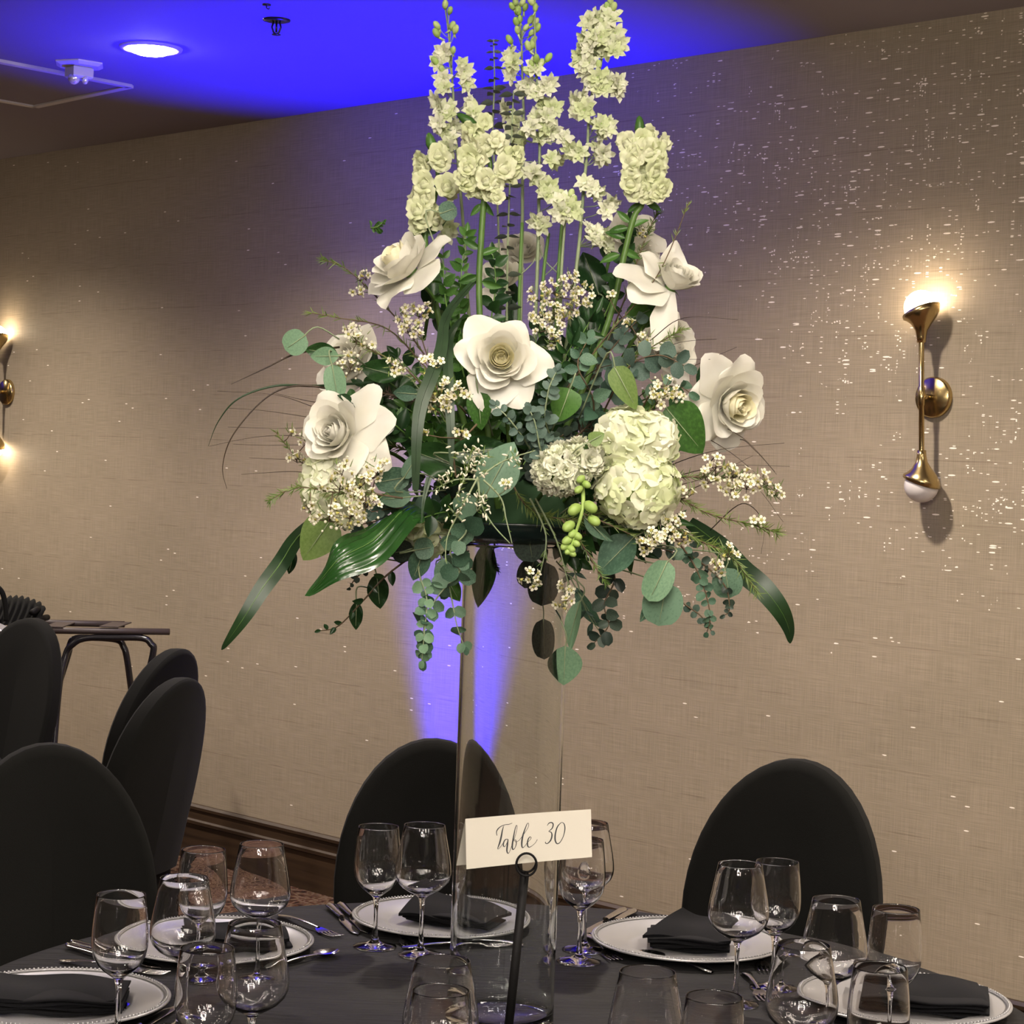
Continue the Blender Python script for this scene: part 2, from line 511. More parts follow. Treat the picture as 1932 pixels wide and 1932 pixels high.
def piece(name, me, parent, M):
    """a copy of a shared mesh, placed by a room-space matrix under a parent that is not rotated"""
    o = link(name, me, parent)
    o.matrix_local = Matrix.Translation(-loc_of(parent)) @ M if parent is not None else M
    return o
def tag(o, label, cat, group=None, kind=None):
    o['label'] = label; o['category'] = cat
    if group: o['group'] = group
    if kind: o['kind'] = kind
    return o
def thing(name, label, cat, loc=(0, 0, 0), group=None):
    o = bpy.data.objects.new(name, None)
    o.empty_display_size = 0.05
    COL.objects.link(o)
    o.location = loc
    return tag(o, label, cat, group)
def copy_tree(o, parent=None):
    c = o.copy(); COL.objects.link(c); c.parent = parent
    for ch in list(CH.get(o.name, [])) or [x for x in COL.objects if x.parent == o]:
        copy_tree(ch, c)
    return c
CH = {}
def sharp(o, ang=40):
    """keep hard edges hard on smooth-shaded meshes"""
    me = o.data
    try:
        me.set_sharp_from_angle(angle=radians(ang))
    except Exception:
        pass
    return o
def struct(name, mb, mat, smooth=False, parent=None):
    o = part(name, mb, mat, parent, smooth)
    o['kind'] = 'structure'
    return o
def frame_m(origin, x, y, z):
    M = Matrix.Identity(4)
    for i, a in enumerate((x, y, z)):
        for k in range(3): M[k][i] = a[k]
    for k in range(3): M[k][3] = origin[k]
    return M

# ------------------------------------------------------------------ room
WALLM = frame_m(W(0, 0, 0), AL, OUT * -1, Vector((0, 0, 1)))   # local x along the wall, y into the wall
def wbox(name, s0, s1, d0, d1, z0, z1, mat, kind='structure'):
    mb = MB().box(((s0 + s1) / 2, -(d0 + d1) / 2, (z0 + z1) / 2), ((s1 - s0) / 2, (d1 - d0) / 2, (z1 - z0) / 2))
    o = part(name, mb, mat, None, False)
    o.matrix_world = WALLM
    if kind: o['kind'] = kind
    return o
SL, SR, DF = 13.0, -9.0, 11.5
wbox('floor', SR, SL, 0, DF, -0.1, 0, 'carpet')
wbox('ceiling', SR, SL, 0, DF, CEIL, CEIL + 0.1, 'ceiling_paint')
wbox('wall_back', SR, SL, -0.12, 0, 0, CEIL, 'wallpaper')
wbox('wall_left', SL, SL + 0.12, 0, DF, 0, CEIL, 'plain_wall')
wbox('wall_right', SR - 0.12, SR, 0, DF, 0, CEIL, 'plain_wall')
wbox('wall_front', SR, SL, DF, DF + 0.12, 0, CEIL, 'plain_wall')
# baseboard with a moulded cap: profile swept along the wall
prof = [(0, 0), (0.018, 0), (0.018, 0.135), (0.026, 0.140), (0.026, 0.152), (0.018, 0.158), (0.016, 0.190), (0.022, 0.196), (0.022, 0.206), (0.012, 0.214), (0, 0.214)]
mb = MB()
vs = [Vector((s, -d, z)) for s in (SR, SL) for d, z in prof]
n = len(prof)
mb.add(vs, [(i, i + 1, n + i + 1, n + i) for i in range(n - 1)])
o = part('baseboard_back', mb, 'dark_wood', None, False); o.matrix_world = WALLM; o['kind'] = 'structure'

# recessed ceiling lights: trim ring and glowing lens
def make_down():
    t = thing('ceiling_light', '', 'ceiling light', (0, 0, 0))
    part('trim_ring', MB().lathe([(0.098, 0.0), (0.096, -0.006), (0.085, -0.008), (0.076, -0.004), (0.074, 0.0)], 40), 'trim_white', t)
    part('lens', MB().lathe([(0.074, -0.003), (0.066, -0.012), (0.045, -0.020), (0.018, -0.024), (0.0005, -0.025)], 40), 'lamp_glow', t)
    return t
d0 = make_down()
for k, p in enumerate(DOWNS):
    if k: t = copy_tree(d0)
    else: t = d0
    t.location = p
    near = (p - dl).length < 0.1
    if near:
        t['label'] = 'glowing round recessed downlight in the ceiling, left of the flowers'
    else:
        words = ('first', 'second', 'third', 'fourth', 'fifth', 'sixth', 'seventh', 'eighth')
        t['label'] = 'recessed downlight outside the view, %s row from the papered wall, %s from its right end' % (words[k % 4], words[k // 4])
        t['group'] = 'downlights of the ceiling grid outside the view'
# ------------------------------------------------------------------ ceiling fittings
def uplight_fixture(s_, d_, name_label, group=None):
    t = thing('uplight', name_label, 'light', W(s_, d_, 0.0), group)
    part('housing', MB().lathe([(0.001, 0.0), (0.075, 0.0), (0.085, 0.01), (0.085, 0.14), (0.078, 0.155), (0.070, 0.155), (0.068, 0.13), (0.001, 0.128)], 24), 'matte_black', t)
    part('bracket', MB().tube([(-0.083, 0, 0.085), (-0.1, 0, 0.08), (-0.1, 0, 0.006), (0.1, 0, 0.006), (0.1, 0, 0.08), (0.083, 0, 0.085)], 0.006), 'matte_black', t)
    return t
uplight_fixture(UP_S, UP_D, 'black uplight on the carpet, shining blue up the wall behind the centre chair')
uplight_fixture(12.2, 0.25, 'unseen black uplight added at the wall far left beyond the view')
uplight_fixture(-4.5, 0.25, 'unseen black uplight added at the wall far right beyond the view')

def ceiling_strip(mb, a, b, wd, h):
    a = Vector(a); b = Vector(b)
    d = (b - a).normalized(); n_ = Vector((-d.y, d.x, 0)) * wd / 2
    vs = [a - n_, b - n_, b + n_, a + n_]
    vs += [v - Vector((0, 0, h)) for v in vs]
    mb.add(vs, [(3, 2, 1, 0), (4, 5, 6, 7), (0, 1, 5, 4), (1, 2, 6, 5), (2, 3, 7, 6), (3, 0, 4, 7)])
A_ = PZ(245, 160, CEIL); B_ = PZ(66, 198, CEIL)
D_ = A_ + (PZ(0, 113, CEIL) - A_) * 1.25
C_ = B_ + (D_ - A_)
t = thing('access_panel', 'square white-edged access panel let into the ceiling', 'panel', A_)
for a, b in ((A_, B_), (B_, C_), (C_, D_), (D_, A_)):
    mb = MB(); ceiling_strip(mb, a, b, 0.030, 0.010)
    part('frame_rail', mb, 'trim_white', t, False, True)
mid = (A_ + C_) / 2
mb = MB()
q = [mid + (v - mid) * 0.955 for v in (A_, B_, C_, D_)]
q2 = [v - Vector((0, 0, 0.004)) for v in q]
mb.add(q + q2, [(0, 1, 2, 3), (7, 6, 5, 4), (0, 4, 5, 1), (1, 5, 6, 2), (2, 6, 7, 3), (3, 7, 4, 0)])
part('hatch', mb, 'ceiling_paint', t, False, True)

# fire strobe: plate, housing, lens
c = PZ(150, 120, CEIL)
t = thing('strobe_alarm', 'white ceiling strobe alarm on a plate beside the access panel', 'alarm', c)
R45 = Matrix.Rotation(radians(40), 4, 'Z')
part('plate', MB().lathe([(0.086, 0), (0.086, -0.004), (0.070, -0.012), (0.001, -0.012)], 6, M=R45), 'trim_white', t, False)
part('housing', MB().box((0, 0, -0.030), (0.036, 0.030, 0.020), R45, bev=0.006), 'grey_plastic', t, False)
part('lens', MB().ball((-0.012, -0.02, -0.052), (0.020, 0.020, 0.020), 12, 8), 'lens', t)
part('lens', MB().ball((0.022, -0.01, -0.056), (0.011, 0.011, 0.013), 10, 6), 'lens', t)
# sprinkler head
c = PZ(522, 37, CEIL)
t = thing('sprinkler_head', 'dark pendent sprinkler head hanging from the blue-lit ceiling', 'sprinkler', c)
part('escutcheon', MB().lathe([(0.040, 0), (0.039, -0.004), (0.026, -0.007), (0.012, -0.007), (0.001, -0.007)], 24), 'black_metal', t)
part('frame_arms', MB().tube([(-0.009, 0, -0.007), (-0.013, 0, -0.022), (-0.008, 0, -0.036), (0, 0, -0.042), (0.008, 0, -0.036), (0.013, 0, -0.022), (0.009, 0, -0.007)], 0.0028, 6)
     .tube([(0, 0, -0.007), (0, 0, -0.036)], 0.003, 6), 'black_metal', t)
part('deflector', MB().lathe([(0.001, -0.042), (0.013, -0.042), (0.013, -0.044), (0.001, -0.044)], 12), 'black_metal', t)
c = PZ(503, 8, CEIL)
t = thing('ceiling_hook', 'tiny dark hook in the ceiling above the sprinkler', 'hook', c)
part('base', MB().lathe([(0.012, 0), (0.012, -0.003), (0.001, -0.004)], 12), 'black_metal', t)
part('hook', MB().tube([(0, 0, -0.003), (0, 0, -0.010), (0.006, 0, -0.014), (0.008, 0, -0.009)], 0.0015, 6), 'black_metal', t)

# ------------------------------------------------------------------ wall sconces
def sconce(center, label, lit_low, lean):
    """built in the wall frame: x along the wall to the left, y into the wall, z up"""
    t = thing('wall_sconce', label, 'wall lamp', center, 'brass double-globe wall sconces')
    t.rotation_euler = (0, 0, radians(-45))
    Rl = Matrix.Rotation(lean, 4, 'Y')
    off = Matrix.Translation((0, -0.065, 0))
    toY = Matrix.Rotation(radians(90), 4, 'X')
    part('wall_plate', MB().lathe([(0.056, 0), (0.056, 0.012), (0.051, 0.018), (0.001, 0.020)], 40, M=toY), 'brass', t)
    part('arm', MB().tube([(0, -0.015, 0), (0, -0.065, 0)], 0.0075, 14), 'brass', t)
    mb = MB().lathe([(0.0075, -0.15), (0.0075, -0.026), (0.0098, -0.024), (0.0098, 0.024), (0.0075, 0.026), (0.0075, 0.15)], 20, M=off @ Rl)
    part('rod', mb, 'brass', t)
    for sgn in (1, -1):
        def fn(v, sgn=sgn):
            # the cup is cut on a slant
            k = min(1.0, max(0.0, (v.z - 0.200) / 0.03))
            z = v.z + k * v.x * 0.40
            return Vector((v.x, v.y, sgn * z))
        mb = MB().lathe([(0.0001, 0.146), (0.0125, 0.146), (0.0130, 0.160), (0.0165, 0.178), (0.027, 0.195), (0.040, 0.209), (0.0485, 0.220), (0.0505, 0.232), (0.0492, 0.232), (0.0470, 0.220), (0.0385, 0.2100), (0.0255, 0.197)], 40, M=off @ Rl, fn=fn)
        cup = part('cup', mb, 'brass', t)
        lit = sgn > 0 or lit_low
        g = part('globe', MB().ball((0, 0, 0), 0.0465, 32, 20, M=None), 'bulb_glow' if lit else 'opal_glass', t,
                 label='glowing glass globe' if lit else 'unlit white glass globe')
        g.location = (off @ Rl) @ Vector((0, 0, sgn * 0.241))
    return t
pc = PW(1764, 750)
sconce(pc, 'brass wall sconce right of the flowers, upper globe lit and lower globe unlit', False, radians(-2.8))
sconce(PW(15, 740), 'brass wall sconce cut by the left edge, both globes glowing', True, 0)

# ------------------------------------------------------------------ chairs with stretch covers
def make_chair():
    t = thing('banquet_chair', '', 'chair', (0, 0, 0))
    # cover back: tapering slab with an oval head; x across, y front(-)..back(+), z up
    H, Zc, Wd, th = 0.97, 0.66, 0.212, 0.030
    def outline(k):
        """closed outline of the back seen from the front: from the seat up over the oval and down"""
        pts = []
        pts.append((-0.185, 0.42)); pts.append((-0.196, 0.50)); 
        for a in range(200, -21, -8):
            r = radians(a)
            pts.append((Wd * cos(r), Zc + 0.31 * sin(r)))
        pts.append((0.196, 0.50)); pts.append((0.185, 0.42))
        return [(x * k, Zc + (z - Zc) * (1 - (1 - k) * 0.7) if z > 0.45 else z) for x, z in pts]
    def lean(x, y, z):
        return Vector((x, 0.215 + y + (z - 0.42) * 0.20 - 0.10 * (x / 0.22) ** 2 * 0.35, z))
    mb = MB()
    rings = []
    for k, y in ((0.0, -th), (0.5, -th), (0.90, -th), (0.975, -th * 0.9), (1.0, -th * 0.6)):
        rings.append([lean(x, y, z) for x, z in outline(k if k else 0.0005)])
    n_ = len(rings[0]); vs = [v for r in rings for v in r]
    fs = [(j * n_ + i, j * n_ + i + 1, (j + 1) * n_ + i + 1, (j + 1) * n_ + i) for j in range(len(rings) - 1) for i in range(n_ - 1)]
    mb.add(vs, fs)
    part('backrest_front', mb, 'chair_cloth', t)
    mb = MB()
    rings = []
    for k, y in ((1.0, -th * 0.62), (1.004, -th * 0.3), (1.004, th * 0.3), (1.0, th * 0.62)):
        rings.append([lean(x, y, z) for x, z in outline(k)])
    vs = [v for r in rings for v in r]
    mb.add(vs, [(j * n_ + i, j * n_ + i + 1, (j + 1) * n_ + i + 1, (j + 1) * n_ + i) for j in range(3) for i in range(n_ - 1)])
    part('side_band', mb, 'chair_cloth', t)
    mb = MB()
    rings = []
    for k, y in ((1.0, th * 0.6), (0.975, th * 0.9), (0.90, th), (0.5, th), (0.0005, th)):
        rings.append([lean(x, y, z) for x, z in outline(k)])
    vs = [v for r in rings for v in r]
    mb.add(vs, [(j * n_ + i, j * n_ + i + 1, (j + 1) * n_ + i + 1, (j + 1) * n_ + i) for j in range(len(rings) - 1) for i in range(n_ - 1)])
    part('backrest_rear', mb, 'chair_cloth', t)
    # seat cushion under the cover
    def seat(u, v):
        a = 2 * pi * u
        e = 0.35
        cx = math.copysign(abs(cos(a)) ** e, cos(a)); sy = math.copysign(abs(sin(a)) ** e, sin(a))
        r = [(0.02, 0.475), (0.85, 0.475), (0.97, 0.465), (1.0, 0.445), (1.0, 0.42)][min(4, int(round(v * 4)))]
        return (0.205 * r[0] * cx, -0.02 + 0.215 * r[0] * sy, r[1])
    part('seat', MB().grid(40, 4, seat, closeu=True), 'chair_cloth', t)
    # skirt stretched to the four feet, arched between them
    def skirt(u, v):
        a = 2 * pi * u
        e = 0.35
        cx = math.copysign(abs(cos(a)) ** e, cos(a)); sy = math.copysign(abs(sin(a)) ** e, sin(a))
        arch = abs(sin(2 * a)) ** 0.8
        zb = 0.02 + 0.16 * (1 - arch)
        z = 0.43 + (zb - 0.43) * v
        pinch = 1 - 0.10 * sin(pi * v) * (1 - arch) + 0.06 * v
        return (0.205 * cx * pinch, -0.005 + 0.225 * sy * pinch + 0.02 * v * (1 if sy > 0 else -1), z)
    part('skirt', MB().grid(56, 8, skirt, closeu=True), 'chair_cloth', t)
    for sx in (-1, 1):
        for sy in (-1, 1):
            part('leg', MB().tube([(0.17 * sx, -0.01 + 0.18 * sy, 0.44), (0.20 * sx, -0.005 + 0.235 * sy, 0.0)], 0.013, 8), 'black_metal', t)
    return t
chair0 = make_chair()
used = [False]
def put_chair(x, y, face, label, scale=1.0):
    """face: the direction the sitter looks, degrees in plan; 0 = towards the camera (-y)"""
    c = chair0 if not used[0] else copy_tree(chair0)
    used[0] = True
    c.location = (x, y, 0); c.rotation_euler = (0, 0, radians(face))
    c.scale = (scale,) * 3
    c['label'] = label
    c['group'] = 'black covered banquet chairs'
    return c
TC = PZ(945, 1932, TZ); TC.z = 0
def chair_at(px, py_top, dist, face, label, scale=1.0):
    p = P(px, py_top, dist)
    back = 0.215 + (0.97 - 0.42) * 0.20
    a = radians(face)
    # local (0, back) is the top of the backrest
    off = Vector((-sin(a) * back, cos(a) * back, 0)) * scale
    return put_chair(p.x - off.x, p.y - off.y, face, label, scale)
chair_at(820, 1395, 4.49, 6, 'black covered round-backed chair directly behind the glass vase')
chair_at(1507, 1433, 4.37, -24, 'black covered round-backed chair alone on the right, behind the right-hand plate')
chair_at(92, 1405, 4.22, 22, 'large black covered chair at the left edge beside the table')
chair_at(62, 1168, 7.25, -33, 'black covered chair with its rounded back in front of the tray stand')
chair_at(343, 1272, 5.52, -112, 'black covered chair seen nearly edge-on, the nearer of the narrow pair')
chair_at(334, 1217, 6.32, -112, 'black covered chair seen edge-on, the farther of the narrow pair')
chair_at(-120, 1300, 4.45, 165, 'black covered chair cut off by the left edge, only a curved strip showing')

# ------------------------------------------------------------------ folding tray stand by the wall
TSD = 7.55
def T(px, py, dd=0.0): return P(px, py, TSD + dd)
t = thing('tray_stand', 'black folding tray stand with tubular crossed legs by the wall', 'stand', Vector((T(200, 1190).x, T(200, 1190).y, 0)))
def bez(pts, n=6):
    """round a polyline with Catmull-Rom"""
    pts = [Vector(p) for p in pts]
    out = []
    for i in range(len(pts) - 1):
        p0 = pts[max(i - 1, 0)]; p1 = pts[i]; p2 = pts[i + 1]; p3 = pts[min(i + 2, len(pts) - 1)]
        for k in range(n):
            u = k / n
            out.append(0.5 * ((2 * p1) + (-p0 + p2) * u + (2 * p0 - 5 * p1 + 4 * p2 - p3) * u * u + (-p0 + 3 * p1 - 3 * p2 + p3) * u ** 3))
    out.append(pts[-1])
    return out
def foot(px, depth_off):
    q = T(px, 1300, depth_off); return Vector((q.x, q.y, 0.0))
ra = bez([foot(95, -0.2), T(108, 1330, -0.05), T(123, 1240), T(138, 1215), T(163, 1204), T(215, 1203), T(269, 1204), T(285, 1215), T(289, 1232), T(266, 1320, 0.0), T(219, 1465, -0.05), foot(160, -0.1)])
part('leg_frame', MB().tube(ra, 0.0125, 10), 'black_metal', t, True, True)
rb = bez([foot(300, 0.35), T(270, 1400, 0.3), T(253, 1335, 0.27), T(240, 1245, 0.24), T(233, 1220, 0.24), T(220, 1207, 0.24), T(170, 1203, 0.24), T(140, 1205, 0.24), T(131, 1220, 0.24), T(124, 1250, 0.24), T(60, 1450, 0.3), foot(30, 0.35)])
part('leg_frame', MB().tube(rb, 0.0125, 10), 'black_metal', t, True, True)
part('top_bar', MB().tube([T(-40, 1188), T(320, 1192)], 0.0125, 10), 'brown_bar', t, True, True)
part('top_bar', MB().tube([T(-40, 1172, 0.24), T(235, 1178, 0.24)], 0.0125, 10), 'brown_bar', t, True, True)
part('rivet', MB().ball(T(242, 1381, -0.02), 0.006, 8, 6), 'silverware', t, True, True)
for x0 in (100, 205):
    a, b = T(x0, 1184, -0.01), T(x0 + 26, 1175, 0.25)
    e = Vector((0.035, 0, 0)); th_ = Vector((0, 0, 0.004))
    mb = MB().add([a - e + th_, a + e + th_, b + e + th_, b - e + th_, a - e * 1, a + e * 1, b + e * 1, b - e * 1], [(0, 1, 2, 3), (7, 6, 5, 4), (0, 4, 5, 1), (1, 5, 6, 2), (2, 6, 7, 3), (3, 7, 4, 0)])
    part('webbing_strap', mb, 'brown_bar', t, False, True)
# a bundle of pleated dark linen lying on the stand
base = P(20, 1180, TSD + 0.1)
t = thing('linen_bundle', 'pleated dark linen bundle lying on the left end of the tray stand', 'linen', base)
def pleats(u, v):
    a = (u - 0.5)
    x = -0.10 + 0.20 * u + 0.02 * sin(v * 4)
    fold = 0.012 * sin(u * 2 * pi * 9 + sin(v * 5))
    z = 0.105 * sin(pi * min(1, v * 0.62)) * (0.75 + 0.25 * sin(pi * u)) 
    return (x + 0.01 * v, -0.05 + 0.13 * v + fold, max(z + fold * 0.4, 0.004))
part('pleated_cloth', MB().grid(90, 12, pleats), 'chair_cloth', t)
part('rolled_edge', MB().tube([(0.09, -0.05, 0.055), (0.098, 0.0, 0.062), (0.10, 0.08, 0.06)], 0.012, 10).tube([(0.105, -0.06, 0.022), (0.115, 0.0, 0.03), (0.118, 0.08, 0.028)], 0.012, 10), 'matte_black', t)
base = P(-30, 1190, TSD - 0.02)
t = thing('linen_bag', 'dark arched strap and pale cloth corner at the left edge above the chairs', 'bag', base)
part('strap', MB().tube(bez([P(-60, 1190, TSD), P(-45, 1130, TSD), P(-20, 1105, TSD), P(0, 1112, TSD), P(9, 1135, TSD), P(12, 1172, TSD)]), 0.010, 8), 'chair_cloth', t, True, True)
part('cloth_corner', MB().grid(8, 6, lambda u, v: P(-20 + 38 * u, 1192 - 26 * v * (1 - 0.7 * u), TSD - 0.06 - 0.02 * sin(u * 3 + v * 2))), 'charger_white', t, True, True)

# ------------------------------------------------------------------ the table
TR = 0.825
t = thing('banquet_table', 'round banquet table under the black crinkled cloth', 'table', (TC.x, TC.y, 0))
part('tabletop', MB().lathe([(0.001, 0.735), (TR - 0.012, 0.735), (TR - 0.008, 0.745), (TR - 0.010, 0.757), (0.001, 0.757)], 64), 'dark_wood', t)
for a in range(4):
    q = Vector((0.55 * cos(a * pi / 2 + 0.78), 0.55 * sin(a * pi / 2 + 0.78), 0))
    part('leg', MB().tube([q + Vector((0, 0, 0.735)), q], 0.016, 8), 'black_metal', t)
rnd = random.Random(3)
def cloth(u, v):
    a = 2 * pi * u
    if v < 0.5:
        r = (TR + 0.001) * (v / 0.5)
        z = TZ
    else:
        k = (v - 0.5) / 0.5
        drop = k
        fold = 0.022 * sin(a * 18 + 0.6 * sin(a * 5)) * k + 0.03 * k
        r = TR + 0.001 + 0.006 * min(1, k * 8) + fold
        z = TZ - 0.008 * min(1, k * 6) - (TZ - 0.02) * k
    return (TC.x + r * cos(a), TC.y + r * sin(a), z)
o = part('tablecloth', MB().grid(288, 24, cloth, closeu=True), 'crinkle_black_cloth', None)
tag(o, 'black crinkled tablecloth covering the round table', 'tablecloth')

# ------------------------------------------------------------------ chargers
def make_charger():
    t = thing('charger_plate', '', 'plate', (0, 0, 0))
    prof_ = [(0.001, 0.003), (0.098, 0.003), (0.104, 0.005), (0.112, 0.0095), (0.150, 0.0150), (0.1565, 0.0165), (0.1575, 0.0158), (0.1545, 0.0172), (0.1625, 0.0182), (0.1655, 0.0172), (0.1650, 0.0150), (0.150, 0.0115), (0.110, 0.0045), (0.100, 0.0), (0.001, 0.0)]
    part('dish', MB().lathe(prof_, 96), 'charger_white', t)
    mb = MB()
    for i in range(150):
        a = 2 * pi * i / 150
        mb.ball((0.1600 * cos(a), 0.1600 * sin(a), 0.0186), 0.0022, 5, 4)
    part('beaded_rim', mb, 'charger_white', t, kind='stuff')
    return t
plates = [
    (840, 1729, 'white beaded charger plate behind the vase, in front of the centre chair'),
    (1297, 1772, 'white beaded charger plate in front of the right-hand chair'),
    (404, 1773, 'white beaded charger plate left of centre among four wine glasses'),
    (108, 1882, 'white beaded charger plate cut by the left edge'),
    (1704, 1884, 'white beaded charger plate at the right edge of the table'),
]
pl0 = make_charger(); PC = []
for i, (px, py, lab) in enumerate(plates):
    c = pl0 if i == 0 else copy_tree(pl0)
    p = PZ(px, py, TZ + 0.015); p.z = TZ
    PC.append(p); c.location = p; c['label'] = lab; c['group'] = 'white beaded charger plates'

# ------------------------------------------------------------------ napkins
def napkin(loc, ang, wx, wy, layers, label, flap=None, seed=1, lift=0.0):
    """stack of folded layers; flap=(left, front, height): the pointed top fold"""
    t = thing('napkin', label, 'napkin', loc, 'folded black napkins')
    t.rotation_euler = (0, 0, ang)
    r = random.Random(seed)
    z = 0.0
    for k in range(layers):
        th_ = 0.0065
        dx, dy, rot = r.uniform(-.006, .006), r.uniform(-.005, .003), r.uniform(-.03, .03)
        w2, h2 = wx / 2 * r.uniform(.96, 1.02), wy / 2 * r.uniform(.96, 1.02)
        ph = r.uniform(0, 6)
        def fn(u, v, z=z, th_=th_, dx=dx, dy=dy, w2=w2, h2=h2, ph=ph, rot=rot):
            # loop in section (y,z): flat bottom, rounded front fold, flat top, open back
            a = -pi / 2 + 2 * pi * u
            yy = math.copysign(abs(cos(a)) ** 0.25, cos(a)) * h2
            zz = math.copysign(abs(sin(a)) ** 0.8, sin(a)) * th_ / 2
            x = (v * 2 - 1) * w2
            zz += 0.0022 * sin(x * 45 + ph) * (1 if yy < 0 else 0.4)
            edge = 1 - 0.35 * max(0, abs(v * 2 - 1) - 0.93) / 0.07
            p = Vector((x + dx, yy * (1 - 0.05 * abs(v * 2 - 1)) + dy, 0))
            p = Matrix.Rotation(rot, 3, 'Z') @ p
            return (p.x, p.y, z + th_ / 2 + 0.0035 + zz * edge)
        part('fold', MB().grid(22, 18, fn, closeu=True).grid(22, 1, lambda u, v, fn=fn: [a * v + b * (1 - v) for a, b in zip(fn(u, 1.0), (fn(0.25, 1)[0], dy, z + .0067))], closeu=True)
             .grid(22, 1, lambda u, v, fn=fn: [a * v + b * (1 - v) for a, b in zip(fn(u, 0.0), (fn(0.25, 0)[0], dy, z + .0067))], closeu=True), 'napkin_cloth', t)
        z += th_ * 0.92
    if flap:
        poly = [Vector(p) for p in flap]     # 4 corners of the tented sheet, front-left, front-right, back-right, back-left, in plate coordinates
        def fl(u, v, dz=0.0):
            a = poly[0].lerp(poly[1], u); b = poly[3].lerp(poly[2], u)
            p = a.lerp(b, v)
            p = p + Vector((0, 0, z + 0.010 * sin(pi * u) * (1 - v) * sin(pi * v) + 0.004 * sin(u * 7 + v * 3) - dz))
            return tuple(p)
        mb = MB().grid(16, 12, fl).grid(16, 12, lambda u, v: fl(u, v, 0.005))
        mb.grid(16, 2, lambda u, v: fl(u, 0, 0.005 * v)).grid(16, 2, lambda u, v: fl(u, 1, 0.005 * v))
        mb.grid(12, 2, lambda u, v: fl(0, u, 0.005 * v)).grid(12, 2, lambda u, v: fl(1, u, 0.005 * v))
        part('top_fold', mb, 'napkin_cloth', t)
    return t
Z3 = Vector((0, 0, 0.003))
napkin(PC[1] + Z3 + Vector((0.0, -0.012, 0)), radians(-4), 0.135, 0.11, 4, 'black napkin folded into a peaked stack on the plate before the right-hand chair',
       flap=[(-0.078, -0.045, 0.004), (0.070, -0.055, 0.002), (0.088, 0.060, 0.004), (-0.010, 0.050, 0.034)], seed=2)
napkin(PC[0] + Z3 + Vector((0.018, 0.0, 0)), radians(-25), 0.15, 0.10, 3, 'black napkin folded to a rounded edge on the plate seen through the vase',
       flap=[(-0.085, -0.055, 0.000), (0.075, -0.050, 0.000), (0.09, 0.050, 0.006), (-0.085, 0.045, 0.030)], seed=5)
napkin(PC[2] + Z3 + Vector((0.035, -0.01, 0)), radians(14), 0.17, 0.10, 4, 'black napkin on the left-of-centre plate, seen between the wine glasses',
       flap=[(-0.085, -0.045, 0.002), (0.085, -0.045, 0.0), (0.09, 0.045, 0.004), (-0.08, 0.050, 0.018)], seed=8)
napkin(PC[3] + Z3 + Vector((-0.010, -0.006, 0)), radians(4), 0.225, 0.135, 4, 'large flat-folded black napkin on the plate at the left edge',
       flap=[(-0.115, -0.066, 0.000), (0.100, -0.060, 0.0), (0.105, 0.055, 0.003), (-0.11, 0.068, 0.012)], seed=11)
napkin(PC[4] + Z3 + Vector((0.028, 0.0, 0)), radians(-12), 0.20, 0.135, 4, 'large flat-folded black napkin on the plate at the right edge',
       flap=[(-0.10, -0.062, 0.000), (0.100, -0.060, 0.0), (0.085, 0.064, 0.008), (-0.10, 0.066, 0.014)], seed=14)

